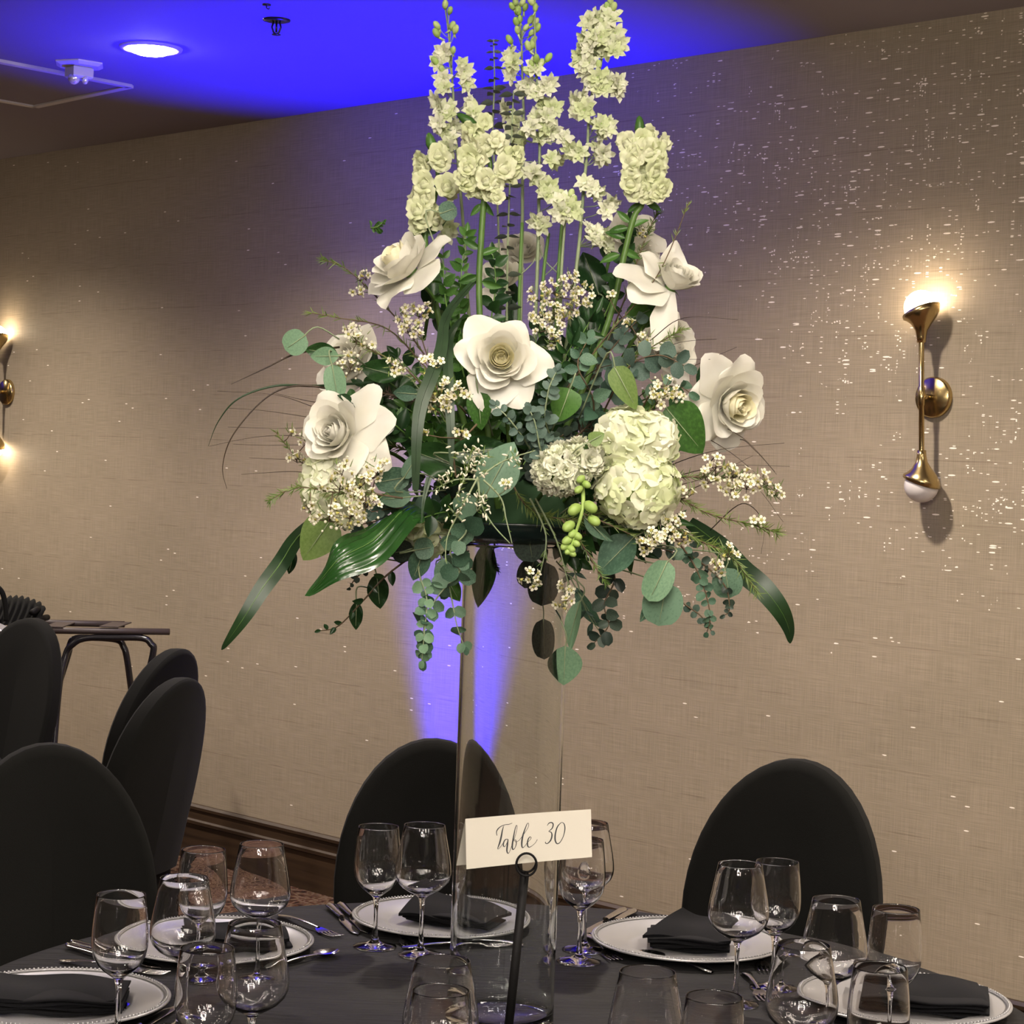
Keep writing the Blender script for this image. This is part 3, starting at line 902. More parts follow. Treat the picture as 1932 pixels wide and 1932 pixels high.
# ------------------------------------------------------------------ cutlery
def strip(fn_w, fn_z, length, n_=26, th_=0.0022, x0=0.0):
    """a bar along +y from 0 (handle end) to length, half-width fn_w(t), height fn_z(t)"""
    def g(u, v):
        a = 2 * pi * u
        return (x0 + fn_w(v) * cos(a), v * length, fn_z(v) + th_ / 2 * sin(a) * 1.2 + th_)
    return MB().grid(10, n_, g, closeu=True)
def hermite(pts):
    def f(t):
        for (a, va), (b, vb) in zip(pts, pts[1:]):
            if t <= b:
                k = (t - a) / (b - a); k = k * k * (3 - 2 * k)
                return va + (vb - va) * k
        return pts[-1][1]
    return f
def cut_proto(kind):
    t = thing(kind, '', kind.split('_')[-1], (0, 0, 0))
    if kind == 'dinner_knife':
        part('handle', strip(hermite([(0, .004), (.08, .0095), (.6, .0075), (1, .006)]), lambda v: 0.0, 0.10, th_=0.006), 'silverware', t)
        part('blade', strip(hermite([(0, .006), (.2, .009), (.8, .0095), (1, .001)]), lambda v: 0.001, 0.125, th_=0.0016).mesh and MB().add([(x, y + 0.099, z) for x, y, z in strip(hermite([(0, .006), (.2, .009), (.8, .0095), (1, .001)]), lambda v: 0.001, 0.125, th_=0.0016).v], strip(hermite([(0, .006), (1, .001)]), lambda v: 0, 0.125).f), 'silverware', t)
    elif kind == 'dinner_fork':
        part('handle', strip(hermite([(0, .003), (.08, .0095), (.5, .0045), (.9, .0030), (1, .0040)]), lambda v: 0.006 * sin(pi * v) * 0.6 + 0.004 * v, 0.128, th_=0.0028), 'silverware', t)
        hd = MB().grid(12, 10, lambda u, v: ((u - .5) * 2 * (.004 + .0085 * min(1, v * 1.6) ** .7), 0.126 + 0.026 * v, 0.0072 - 0.004 * sin(v * 1.4)))
        hd.grid(12, 10, lambda u, v: ((u - .5) * 2 * (.004 + .0085 * min(1, v * 1.6) ** .7), 0.126 + 0.026 * v, 0.0056 - 0.004 * sin(v * 1.4)))
        part('head', hd, 'silverware', t)
        for k in range(4):
            x = -0.0105 + 0.007 * k
            part('tine', MB().tube([(x, 0.150, 0.0030), (x, 0.165, 0.0026), (x, 0.182, 0.0034), (x * 0.96, 0.193, 0.0055)], [.0021, .0020, .0017, .0008], 6), 'silverware', t)
    else:
        part('handle', strip(hermite([(0, .003), (.08, .0090), (.5, .0045), (.9, .0028), (1, .0034)]), lambda v: 0.006 * sin(pi * v) * 0.6 + 0.004 * v, 0.112, th_=0.0028), 'silverware', t)
        def bowl(u, v, dz=0):
            a = 2 * pi * u; r = v
            x = 0.0165 * r * sin(a) * (1 - 0.12 * cos(a)); y = 0.134 + 0.0255 * r * cos(a)
            return (x, y, 0.0085 - 0.0062 * (1 - r * r) + dz)
        part('bowl', MB().grid(28, 6, bowl, closeu=True).grid(28, 6, lambda u, v: bowl(u, v, -0.0012), closeu=True), 'silverware', t)
    return t
LEN = {'dinner_knife': .223, 'dinner_fork': .193, 'spoon': .16}
protos = {}
def cutlery(kind, tipx, tipy, hx, hy, label, z=0.0):
    tip = PZ(tipx, tipy, TZ); h = PZ(hx, hy, TZ)
    d = (h - tip); d.z = 0; d.normalize()
    root = tip + d * LEN[kind]; root.z = TZ + 0.0004 + z
    if kind not in protos:
        protos[kind] = cut_proto(kind); c = protos[kind]
    else:
        c = copy_tree(protos[kind])
    c.location = root
    c.rotation_euler = (0, 0, math.atan2(-d.y, -d.x) - pi / 2)
    c['label'] = label; c['group'] = {'dinner_knife': 'steel dinner knives', 'dinner_fork': 'steel forks', 'spoon': 'steel spoons'}[kind]
def cutlery_h(kind, hx, hy, tx, ty, label, z=0.0):
    h = PZ(hx, hy, TZ); tip = PZ(tx, ty, TZ)
    d = (tip - h); d.z = 0; d.normalize()
    if kind not in protos:
        protos[kind] = cut_proto(kind); c = protos[kind]
    else:
        c = copy_tree(protos[kind])
    c.location = h + Vector((0, 0, 0.0004 + z))
    c.rotation_euler = (0, 0, math.atan2(d.y, d.x) - pi / 2)
    c['label'] = label; c['group'] = {'dinner_knife': 'steel dinner knives', 'dinner_fork': 'steel forks', 'spoon': 'steel spoons'}[kind]
cutlery_h('dinner_knife', 621, 1713, 688, 1778, 'steel knife left of the centre plate, outermost of the pair')
cutlery_h('dinner_knife', 642, 1711, 702, 1772, 'steel knife left of the centre plate, nearest the plate rim')
cutlery('dinner_fork', 783, 1795, 741, 1763, 'steel fork between the two glasses in front of the centre plate')
cutlery('spoon', 820, 1777, 900, 1781, 'steel dessert spoon lying crosswise behind the vase')
cutlery('dinner_fork', 967, 1785, 900, 1787, 'steel dessert fork lying crosswise behind the vase', 0.0)
cutlery('spoon', 637, 1800, 560, 1818, 'steel spoon with its bowl right of the left-of-centre plate')
cutlery('dinner_fork', 640, 1772, 585, 1752, 'steel fork pointing right beside the left-of-centre plate')
cutlery_h('dinner_knife', 127, 1789, 190, 1809, 'steel knife handle sticking out behind the plate at the left edge')
cutlery_h('dinner_knife', 136, 1783, 200, 1801, 'second steel knife handle behind the plate at the left edge, farther one')
cutlery_h('dinner_fork', 113, 1816, 160, 1822, 'steel fork handle just behind the rim of the left-edge plate')
cutlery('dinner_fork', 262, 1921, 215, 1890, 'steel fork with tines at the bottom rim of the left-edge plate')
cutlery('dinner_knife', 330, 1902, 284, 1930, 'steel knife lying right of the left-edge plate at the bottom')
cutlery('dinner_fork', 1163, 1817, 1122, 1782, 'steel fork left of the plate before the right-hand chair')
cutlery_h('dinner_knife', 1197, 1723, 1105, 1774, 'steel knife far behind the plate before the right-hand chair, right one')
cutlery_h('dinner_knife', 1178, 1721, 1092, 1769, 'steel knife far behind the plate before the right-hand chair, left one')
cutlery_h('spoon', 1344, 1838, 1270, 1818, 'steel spoon handle in front of the peaked napkin plate')
cutlery('dinner_fork', 1444, 1838, 1428, 1800, 'dark-reflecting fork just right of the plate with the peaked napkin')
cutlery('dinner_fork', 1446, 1895, 1414, 1850, 'steel fork beside the foot of the tall glass on the right')

# ------------------------------------------------------------------ stemmed glasses (three shells that share their seams)
def make_glass(kind):
    t = thing('wine_glass', '', 'glass', (0, 0, 0))
    if kind == 'large':
        foot_ = [(0.0001, 0.0004), (0.034, 0.0004), (0.0368, 0.0012), (0.0366, 0.0024), (0.030, 0.0040), (0.015, 0.0070), (0.0075, 0.0115), (0.0052, 0.0180)]
        stem = [(0.0052, 0.0180), (0.0040, 0.030), (0.0034, 0.050), (0.0034, 0.072), (0.0042, 0.088), (0.0062, 0.0965)]
        bowl = [(0.0062, 0.0965), (0.0110, 0.1010), (0.0220, 0.1065), (0.0340, 0.1140), (0.0425, 0.1235), (0.0462, 0.1330), (0.0470, 0.1410), (0.0462, 0.1520), (0.0440, 0.1660), (0.0408, 0.1820), (0.0372, 0.2000), (0.0342, 0.2170),
                (0.0338, 0.2182), (0.0330, 0.2180), (0.0328, 0.2170),
                (0.0360, 0.2000), (0.0396, 0.1820), (0.0428, 0.1660), (0.0450, 0.1520), (0.0457, 0.1410), (0.0449, 0.1338), (0.0412, 0.1250), (0.0328, 0.1160), (0.0215, 0.1092), (0.0110, 0.1055), (0.0001, 0.1045)]
    else:
        foot_ = [(0.0001, 0.0004), (0.034, 0.0004), (0.0368, 0.0012), (0.0366, 0.0024), (0.030, 0.0040), (0.015, 0.0070), (0.0075, 0.0115), (0.0050, 0.0180)]
        stem = [(0.0050, 0.0180), (0.0038, 0.030), (0.0033, 0.046), (0.0035, 0.064), (0.0046, 0.078), (0.0068, 0.086)]
        bowl = [(0.0068, 0.0860), (0.0130, 0.0910), (0.0230, 0.0985), (0.0310, 0.1075), (0.0362, 0.1180), (0.0388, 0.1300), (0.0394, 0.1420), (0.0388, 0.1560), (0.0376, 0.1700), (0.0360, 0.1850), (0.0340, 0.2030),
                (0.0336, 0.2045), (0.0329, 0.2044), (0.0327, 0.2030),
                (0.0348, 0.1850), (0.0364, 0.1700), (0.0376, 0.1560), (0.0382, 0.1420), (0.0376, 0.1305), (0.0350, 0.1190), (0.0300, 0.1092), (0.0222, 0.1010), (0.0120, 0.0950), (0.0001, 0.0930)]
    part('foot', MB().lathe(foot_, 56), 'clear_glass', t)
    part('stem', MB().lathe(stem, 56), 'clear_glass', t)
    part('bowl', MB().lathe(bowl, 56), 'clear_glass', t)
    return t
gl = {'large': make_glass('large'), 'small': make_glass('small')}
gused = {'large': False, 'small': False}
def put_glass(kind, px, py, label, base=False, dx=0.0):
    if base: p = PZ(px, py, TZ)
    else: p = PZ(px, py, TZ + (0.218 if kind == 'large' else 0.2045))
    c = gl[kind] if not gused[kind] else copy_tree(gl[kind])
    gused[kind] = True
    c.location = (p.x, p.y, TZ)
    c['label'] = label; c['group'] = 'wide-bowled wine glasses' if kind == 'large' else 'slim wine glasses'
GL = []
put_glass('small', 229, 1687, 'slim wine glass farthest left, standing by the left-edge plate')
put_glass('large', 348, 1656, 'wide wine glass in front of the left-of-centre plate, second bowl from the left')
put_glass('small', 384, 1602, 'slim wine glass farthest back at the left, against the carpet')
put_glass('large', 494, 1592, 'wide wine glass standing against the baseboard and carpet at left')
put_glass('small', 391, 1788, 'slim wine glass at the lower left, bowl cut by the bottom edge')
put_glass('large', 481, 1742, 'wide wine glass at lower left beside the spoon')
put_glass('small', 707, 1787, 'slim wine glass left of the vase, before the centre chair', True)
put_glass('large', 793, 1803, 'wide wine glass with a blue-tinted rim touching the vase on its left', True)
put_glass('large', 835, 1812, 'wide wine glass at the bottom edge in front of the vase')
put_glass('small', 832, 1868, 'slim wine glass at the bottom edge, seen through the wide one before the vase')
put_glass('small', 1092, 1815, 'slim wine glass right of the vase behind the table card', True)
put_glass('large', 1101, 1793, 'wide wine glass right of the vase enclosing the slim one behind the table card', True)
put_glass('large', 1397, 1630, 'tall wide wine glass in front of the right-hand chair')
put_glass('small', 1467, 1625, 'slim wine glass just right of and behind the tall wide one')
put_glass('large', 1578, 1697, 'wide wine glass overlapping the right edge of the right-hand chair')
put_glass('small', 1691, 1714, 'slim wine glass farthest right, against the papered wall')
put_glass('large', 1517, 1782, 'wide wine glass at the lower right, left of the right-edge plate')
put_glass('small', 1661, 1824, 'slim wine glass in front of the napkin on the right-edge plate')
put_glass('large', 1222, 1833, 'wide wine glass at the bottom edge between the vase and the peaked napkin')
put_glass('small', 1348, 1880, 'slim wine glass at the bottom edge below the peaked napkin')

# ------------------------------------------------------------------ vase
VH = 0.705
vb = PZ(944, 1934, TZ)
VX, VY = vb.x, vb.y
t = thing('cylinder_vase', 'tall clear glass cylinder vase carrying the flower arrangement', 'vase', (VX, VY, TZ + 0.0005))
part('glass_wall', MB().lathe([(0.0001, 0.0), (0.0755, 0.0), (0.0766, 0.0008), (0.0775, 0.003), (0.0775, 0.006), (0.0775, 0.012), (0.0775, 0.3), (0.0775, VH - 0.012), (0.0775, VH - 0.005), (0.0775, VH - 0.002), (0.0765, VH), (0.0748, VH), (0.0738, VH - 0.002), (0.0738, VH - 0.005), (0.0738, VH - 0.012), (0.0738, 0.3), (0.0738, 0.034), (0.0738, 0.026), (0.0725, 0.020), (0.068, 0.0165), (0.060, 0.0150), (0.0001, 0.0145)], 96), 'vase_glass', t)

# ------------------------------------------------------------------ table card on its stand
CD = 2.74
cb = P(958, 2040, CD)
base = Vector((P(955, 1900, CD).x, cb.y, TZ))
ring_c = P(993, 1626, CD)
t = thing('card_stand', 'black metal card stand with a ring clip, in front of the vase', 'stand', base)
part('base', MB().lathe([(0.001, 0.0), (0.038, 0.0), (0.040, 0.002), (0.040, 0.005), (0.036, 0.007), (0.008, 0.009), (0.001, 0.012)], 32), 'matte_black', t)
top = P(990, 1648, CD)
part('rod', MB().tube([base + Vector((0, 0, 0.005)), top], 0.0062, 14), 'matte_black', t, True, True)
RG = 0.0135
part('ring', MB().tube([ring_c + Vector((RG * cos(a), -0.019, RG * 1.12 * sin(a))) for a in [2 * pi * i / 28 for i in range(28)]], 0.0016, 8, closed=True)
     .tube([ring_c + Vector((RG * cos(a), 0.006, RG * 1.12 * sin(a))) for a in [2 * pi * i / 28 for i in range(28)]], 0.0016, 8, closed=True)
     .tube([ring_c + Vector((0, 0.006, -RG * 1.12)), ring_c + Vector((0, -0.019, -RG * 1.12))], 0.0016, 8), 'matte_black', t, True, True)
# tent card: front face corners as they stand
cTL, cTR = P(878, 1545, CD - .004), P(1115, 1527, CD + .012)
cBR, cBL = P(1117, 1617, CD - .004), P(880, 1640, CD - .012)
t = thing('table_card', 'cream folded card lettered Table 30 in black script', 'card', (cBL + cBR) / 2)
def face(u, v):
    p = cBL.lerp(cBR, u).lerp(cTL.lerp(cTR, u), v)
    return p + Vector((0, -0.003 * sin(pi * u), 0.0012 * sin(pi * u)))
bBL, bBR = P(861, 1633, CD + .030), P(1098, 1612, CD + .040)
def back(u, v):
    p = bBL.lerp(bBR, u).lerp(cTL.lerp(cTR, u), v)
    return p + Vector((0, 0.004 * sin(pi * v) - 0.003 * sin(pi * u) * v, 0.0012 * sin(pi * u) * v))
part('front_panel', MB().grid(16, 6, face).grid(16, 6, lambda u, v: face(u, v) + Vector((0, 0.0006, 0))), 'card_paper', t, True, True)
part('back_panel', MB().grid(16, 6, back).grid(16, 6, lambda u, v: back(u, v) + Vector((0, 0.0006, 0))), 'card_paper', t, True, True)
# lettering: pen strokes traced on the card; stroke = list of (x, y, halfwidth) in the pixels of an enlarged view
def CP(x, y):
    """enlarged-view coordinates -> point on the card face"""
    px = 830 + x / 4.472; py = 1500 + y / 4.472
    # invert bilinear roughly
    u = (px - 879) / (1116 - 879)
    ytop = 1545 + (1527 - 1545) * u; ybot = 1640 + (1617 - 1640) * u
    v = (ybot - py) / (ybot - ytop)
    return face(u, v) + Vector((0, -0.0006, 0))
strokes = [
    # T crossbar and stem
    [(482, 345, 2), (478, 315, 3), (490, 290, 3.5), (515, 268, 2.5), (550, 254, 2), (585, 250, 2), (612, 240, 1.2)],
    [(540, 262, 1.5), (528, 300, 4), (518, 350, 5.5), (505, 400, 5.5), (488, 445, 3), (486, 458, 1.5), (500, 450, 1.5), (535, 405, 1.2)],
    # a
    [(572, 375, 2), (550, 380, 3), (536, 405, 4), (534, 430, 4), (545, 438, 2), (560, 415, 1.5), (574, 380, 1.5)],
    [(574, 376, 3), (568, 420, 5.5), (562, 470, 5), (570, 495, 3), (585, 480, 1.2), (600, 440, 1.2)],
    # b
    [(600, 440, 1.2), (628, 370, 1.5), (648, 300, 1.5), (652, 265, 1.5), (644, 262, 2), (632, 300, 3), (618, 370, 5), (608, 430, 5.5), (612, 462, 4), (630, 450, 2), (642, 415, 3), (640, 385, 2.5), (628, 385, 1.5), (640, 400, 1.2), (668, 385, 1.2)],
    # l
    [(668, 385, 1.2), (710, 330, 1.3), (745, 275, 1.5), (750, 245, 1.5), (738, 245, 2), (718, 290, 3.5), (698, 350, 5.5), (688, 410, 5.5), (692, 445, 4), (708, 440, 1.5), (735, 405, 1.2)],
    # e
    [(735, 405, 1.2), (762, 378, 1.5), (768, 362, 2), (756, 358, 2.5), (742, 380, 4), (736, 415, 5), (742, 440, 4), (762, 440, 2), (800, 410, 1.3), (820, 378, 1.2)],
    # 3
    [(905, 262, 1.5), (922, 240, 3), (945, 236, 4), (956, 252, 4.5), (946, 285, 3.5), (918, 310, 2), (938, 318, 3.5), (944, 345, 5), (932, 385, 4.5), (905, 412, 3), (888, 408, 3), (890, 398, 2)],
    # 0
    [(1020, 238, 2), (992, 270, 4), (974, 325, 5), (970, 380, 5.5), (984, 412, 4), (1010, 402, 2.5), (1040, 350, 2.5), (1054, 290, 4), (1050, 250, 3.5), (1034, 234, 2), (1016, 240, 2)],
]
for st in strokes:
    pts = bez([Vector((x, y, w_)) for x, y, w_ in st], 5)
    mb = MB(); vs = []; fs = []
    for i, p in enumerate(pts):
        d = pts[min(i + 1, len(pts) - 1)] - pts[max(i - 1, 0)]
        nx, ny = -d.y, d.x; l_ = math.hypot(nx, ny) or 1
        nx /= l_; ny /= l_
        w_ = max(p.z, 1.5) * 1.2
        vs += [CP(p.x + nx * w_, p.y + ny * w_), CP(p.x - nx * w_, p.y - ny * w_)]
        if i: fs.append((2 * i - 2, 2 * i - 1, 2 * i + 1, 2 * i))
    mb.add(vs, fs)
    part('letter_stroke', mb, 'ink', t, False, True)

# ------------------------------------------------------------------ unseen ring and globe lamps, added for reflections in the glasses and front light
def added_chandelier(x, y, z, r_, label):  # added lamp; ring shape guessed from rounded glints in the glasses
    t = thing('added_ring_lamp', label, 'added_chandelier', (x, y, z), 'added ring lamps out of view')
    part('glowing_ring', MB().tube([(r_ * cos(a), r_ * sin(a), 0) for a in [2 * pi * i / 48 for i in range(48)]], 0.065, 10, closed=True), 'added_glow', t)
    for k in range(3):
        a = 2 * pi * k / 3
        part('wire', MB().tube([(r_ * cos(a), r_ * sin(a), 0.06), (0, 0, CEIL - z - 0.02)], 0.0015, 5), 'black_metal', t)
    part('canopy', MB().lathe([(0.001, CEIL - z - 0.03), (0.06, CEIL - z - 0.025), (0.06, CEIL - z)], 24), 'matte_black', t)
added_chandelier(0.15, 0.85, 2.60, 0.42, 'large added ring lamp over the table, above the view, for glass reflections')
added_chandelier(-1.2, -2.6, 2.50, 0.55, 'added ring lamp behind the camera, out of view, for glass reflections')
def added_globe_lamp(x, y, z, label):  # added globes, sized for streak highlights on the glasses
    t = thing('added_pendant', label, 'pendant lamp', (x, y, z), 'added globe lamps out of view')
    part('globe', MB().ball((0, 0, 0), 0.14, 20, 12), 'added_glow', t)
    part('cord', MB().tube([(0, 0, 0.13), (0, 0, CEIL - z)], 0.003, 6), 'black_metal', t)
for k, (x, y) in enumerate(((-0.85, 0.25), (1.10, 0.2), (-0.5, -0.6), (0.45, -0.8), (1.9, -0.6), (-1.9, -0.4), (-0.1, -2.2))):
    added_globe_lamp(x, y, 2.30, 'unseen added globe light for glass reflections, ' + ('first', 'second', 'third', 'fourth', 'fifth', 'sixth', 'seventh')[k] + ' from the table')
# ------------------------------------------------------------------ the arrangement: helpers
PXM = 3.0 / F
def B(px, py, dz=0.0):
    return P(px, py, 3.0 + dz)
CR = (RC @ Vector((1, 0, 0))).normalized()      # picture right
CU = (RC @ Vector((0, 1, 0))).normalized()      # picture up
CT = (RC @ Vector((0, 0, 1))).normalized()      # towards the photographer
def V(r_, u_, t_):
    return (CR * r_ + CU * u_ + CT * t_).normalized()
ORG = Vector((VX, VY, TZ + VH + 0.05))
def axes(z, hint=None):
    """right-handed frame with the given z and an x as close to hint as can be"""
    z = z.normalized()
    h = CR if hint is None else hint
    x = h - z * h.dot(z)
    if x.length < 1e-4: x = CU - z * CU.dot(z)
    x.normalize()
    return x, z.cross(x), z
def two_mat(mb1, m1, mb2, m2, name):
    mb = MB(); mb.add(mb1.v, mb1.f); k = len(mb1.f); mb.add(mb2.v, mb2.f)
    me = mb.mesh(name, m1)
    me.materials.append(MATS[m2])
    for i, p in enumerate(me.polygons):
        if i >= k: p.material_index = 1
    return me
def leaf_mesh(name, mat, shape='oval', nu=4, nv=6, fold=0.12, bend=0.15, wave=0.0, twist=0.0):
    def wd(v):
        if shape == 'round': return sqrt(max(0, 1 - (2 * v - 1) ** 2)) ** 0.85
        if shape == 'heart': return (sin(pi * min(1, v ** 0.62)) ** 0.7) if 0 < v < 1 else 0
        if shape == 'lance': return sin(pi * v ** 0.8) ** 1.15 if 0 < v < 1 else 0
        if shape == 'spatula': return sin(pi * v ** 1.5) ** 0.8 if 0 < v < 1 else 0
        return sin(pi * v ** 0.85) ** 0.8 if 0 < v < 1 else 0
    def fn(u, v):
        x = (u - 0.5) * max(wd(v), 0.015)
        z = abs(x) * fold * 2 - bend * v * v + wave * sin(v * 9 + x * 6) * abs(x) * 2
        a = twist * v
        return (x * cos(a) - z * sin(a), v, z * cos(a) + x * sin(a))
    return MB().grid(nu, nv, fn).mesh(name, mat)
LM = {}
for key, shape, mat, kw in (
    ('round_pale', 'round', 'euc_pale', {}), ('round_euc', 'round', 'euc_leaf', {}), ('round_dark', 'round', 'euc_dark', {}),
    ('round_grey', 'round', 'euc_grey', {}), ('oval_dark', 'oval', 'dark_leaf', {}), ('oval_mid', 'oval', 'mid_leaf', {}),
    ('lance_dark', 'lance', 'dark_leaf', {'bend': .3}), ('lance_grey', 'lance', 'euc_grey', {}), ('flat', 'lance', 'euc_flat', {'fold': .05, 'bend': .1}),
    ('heart_lime', 'heart', 'lime_leaf', {}), ('oval_euc', 'oval', 'euc_leaf', {}), ('spat_mid', 'spatula', 'mid_leaf', {'bend': .25})):
    LM[key] = leaf_mesh('leaf', mat, shape, **kw)
BIG = {}
for key, shape, mat, kw in (
    ('round_pale', 'round', 'euc_pale', {'fold': .06, 'bend': .08}), ('round_euc', 'round', 'euc_leaf', {'fold': .08, 'bend': .1}), ('round_dark', 'round', 'euc_dark', {'fold': .06, 'bend': .1}),
    ('heart_mid', 'heart', 'mid_leaf', {'fold': .1, 'bend': .2}), ('oval_mid', 'oval', 'mid_leaf', {'wave': .15}), ('heart_lime', 'heart', 'lime_leaf', {'fold': .05}),
    ('oval_dark', 'oval', 'dark_leaf', {'wave': .1}), ('oval_euc', 'oval', 'euc_leaf', {'fold': .1}), ('oval_pale', 'oval', 'euc_pale', {'fold': .1}), ('lance_dark', 'lance', 'dark_leaf', {'bend': .25, 'wave': .1})):
    BIG[key] = leaf_mesh('leaf', mat, shape, nu=8, nv=12, **kw)
def put_leaf(me, base, d, nrm, l, w_, parent, name='leaf'):
    y = d.normalized()
    x = y.cross(nrm)
    if x.length < 1e-4: x = y.cross(CR)
    x.normalize(); z = x.cross(y)
    return piece(name, me, parent, frame_m(base, x * w_, y * l, z * l))
RND = random.Random(21)
def rv(a=1.0):
    return Vector((RND.uniform(-a, a), RND.uniform(-a, a), RND.uniform(-a, a)))

# ------------------------------------------------------------------ shallow dish on the vase and the foam in it
t = thing('floral_dish', 'dark green shallow dish on the rim of the vase holding the flowers', 'dish', (VX, VY, TZ + VH + 0.0015))
part('dish', MB().lathe([(0.001, 0.0), (0.060, 0.0), (0.095, 0.004), (0.120, 0.014), (0.128, 0.028), (0.131, 0.032), (0.128, 0.033), (0.118, 0.018), (0.094, 0.0085), (0.060, 0.004), (0.001, 0.004)], 48), 'dark_plastic', t)
part('foam', MB().lathe([(0.001, 0.005), (0.085, 0.0085), (0.092, 0.03), (0.085, 0.085), (0.06, 0.105), (0.001, 0.11)], 20), 'floral_foam', t)

# ------------------------------------------------------------------ roses
def petal_grid(az, r0, Ln, wd, a0, a1, curl, nu=6, nv=7, rc_k=1.0, rc_min=0.006, tip=0.25, ruffle=0.0, ph=0.0, z0=0.0):
    """one petal around +Z: starts at radius r0, leans out from angle a0 to a1 (degrees off the axis), rim rolls back by curl"""
    prof_ = [(r0, z0)]
    steps = 24
    r, z = r0, z0
    for i in range(steps):
        v = (i + .5) / steps
        a = a0 + (a1 - a0) * v ** 1.2 + curl * max(0, (v - 0.72) / 0.28) ** 2
        r += sin(radians(a)) * Ln / steps; z += cos(radians(a)) * Ln / steps
        prof_.append((r, z))
    ca, sa = cos(az), sin(az)
    def fn(u, v):
        k = v * steps; i = min(int(k), steps - 1); f = k - i
        s_ = (u - .5) * 2
        # rounded-pointed outline: the rim drops away to the sides
        vv = v * (1 - (0.20 + tip * 0.26) * abs(s_) ** (2.4 - 1.1 * max(0, tip)) * v)
        k = vv * steps; i = min(int(k), steps - 1); f = k - i
        pr = prof_[i][0] * (1 - f) + prof_[i + 1][0] * f
        pz = prof_[i][1] * (1 - f) + prof_[i + 1][1] * f
        w_ = wd * (0.30 + 0.70 * sin(min(1.0, v * 1.15) * pi / 2) ** 0.9) * (1 - 0.10 * max(0, v - .8) / .2)
        rc = max(rc_min, pr * rc_k)
        th_ = s_ * w_ / rc
        th_ = max(-2.4, min(2.4, th_))
        rad = pr - rc + rc * cos(th_)
        tan = rc * sin(th_)
        ruf = ruffle * sin(s_ * 5 + ph) * v * v
        pz2 = pz + ruf - max(0, tip - .5) * .018 * abs(s_) ** 3 * v * v
        return (rad * ca - tan * sa, rad * sa + tan * ca, pz2)
    return MB().grid(nu, nv, fn)
def rose(px, py, dz, axis, s, outer, label, seed=0, openness=1.0, stem_to=None, heart='rose_heart'):
    r = random.Random(seed)
    c = B(px, py, dz)
    x, y, z = axes(V(*axis))
    t = thing('white_rose', label, 'rose', c, 'open white roses')
    M3 = Matrix((x, y, z)).transposed()
    M = M3.to_4x4()
    def add(mb, mat, name='petal'):
        mb2 = MB(); mb2.add([M @ Vector(v) for v in mb.v], mb.f)
        return part(name, mb2, mat, t)
    zb = -0.030 * s
    # a bulb of petals that swell outward and close in again, then opener ones
    lay = [(3, .0010, .036, .008, 6, -8, 10, .9, 'H'), (3, .0020, .0375, .011, 16, -14, 10, 1.0, 'H'), (3, .0030, .0385, .014, 24, -16, 14, 1.0, 'H'), (4, .0040, .0395, .016, 32, -16, 20, 1.0, 'H'),
           (4, .0050, .041, .019, 40, -12, 30, 1.0, 'H'), (4, .0060, .043, .022, 50 * openness ** .5, -6, 50, 1.05, 'P'), (5, .0070, .046, .024, 60 * openness ** .5, 6 * openness, 70, 1.1, 'P'), (4, .0080, .050, .027, 72 * openness ** .5, 30 * openness, 80, 1.2, 'P')]
    for li, (n_, r0, Ln, wd, a0, a1, cu, rk, tp) in enumerate(lay):
        off = r.uniform(0, 6.28)
        for k in range(n_):
            az = off + 2 * pi * k / n_ + r.uniform(-.28, .28)
            j = r.uniform(.90, 1.07)
            add(petal_grid(az, r0 * s, Ln * s * j, wd * s, a0 + r.uniform(-4, 4), a1 + r.uniform(-4, 4), cu, rc_k=rk, rc_min=.005 * s, ph=r.uniform(0, 6), ruffle=.0008 * s, z0=zb), heart if tp == 'H' else 'rose_petal')
    for (az, ang, ln, wd) in outer:
        add(petal_grid(radians(az), .010 * s, ln, wd * 1.15, ang - 8, ang + 6, r.uniform(25, 60), nu=8, nv=9, rc_k=1.6, rc_min=.03, tip=.72, ph=r.uniform(0, 6), ruffle=.0034, z0=zb - .002), 'rose_petal')
    add(MB().ball((0, 0, zb + .019 * s), (.0085 * s, .0085 * s, .008 * s), 12, 8), heart, 'petal')  # filler dome, not a petal: added so the heart's hollow stays light
    # hip, sepals, stem
    hb = MB().ball((0, 0, zb - 0.004), (.009 * s, .009 * s, .009 * s), 10, 6)
    add(hb, 'green_stem', 'hip')
    for k in range(5):
        a = k * 1.2566
        add(MB().grid(2, 5, lambda u, v, a=a: ((.006 + .020 * v) * cos(a) * s - (u - .5) * .006 * (1 - v) * sin(a), (.006 + .020 * v) * sin(a) * s + (u - .5) * .006 * (1 - v) * cos(a), zb - .004 - .014 * v * v * s)), 'mid_leaf', 'sepal')
    p0 = c + M3 @ Vector((0, 0, zb - .008))
    p1 = c + M3 @ Vector((0, 0, zb - .05))
    end = stem_to or (ORG + Vector(((c.x - ORG.x) * .2, (c.y - ORG.y) * .2, 0)))
    path = bez([p0, p1, p1.lerp(end, .5) + Vector((0, 0, .01)), end], 5)
    part('stem', MB().tube(path, 0.0028, 7), 'thick_stem', t, True, True)
    for k in (.35, .6):
        i = int(k * (len(path) - 1))
        put_leaf(LM['oval_dark'], path[i], (path[i + 1] - path[i]).cross(CT) * (1 if k < .5 else -1) + CU * .3, CT + rv(.4), .045, .026, t)
    return t
rose(945, 672, -0.27, (0.0, 0.10, 1.0), 1.02, [(-8, 84, .064, .029), (62, 66, .052, .028), (128, 76, .064, .030), (168, 74, .058, .026), (252, 86, .066, .034), (296, 90, .064, .030)], 'white rose at the centre of the arrangement facing the viewer, yellow heart', 1, .9)
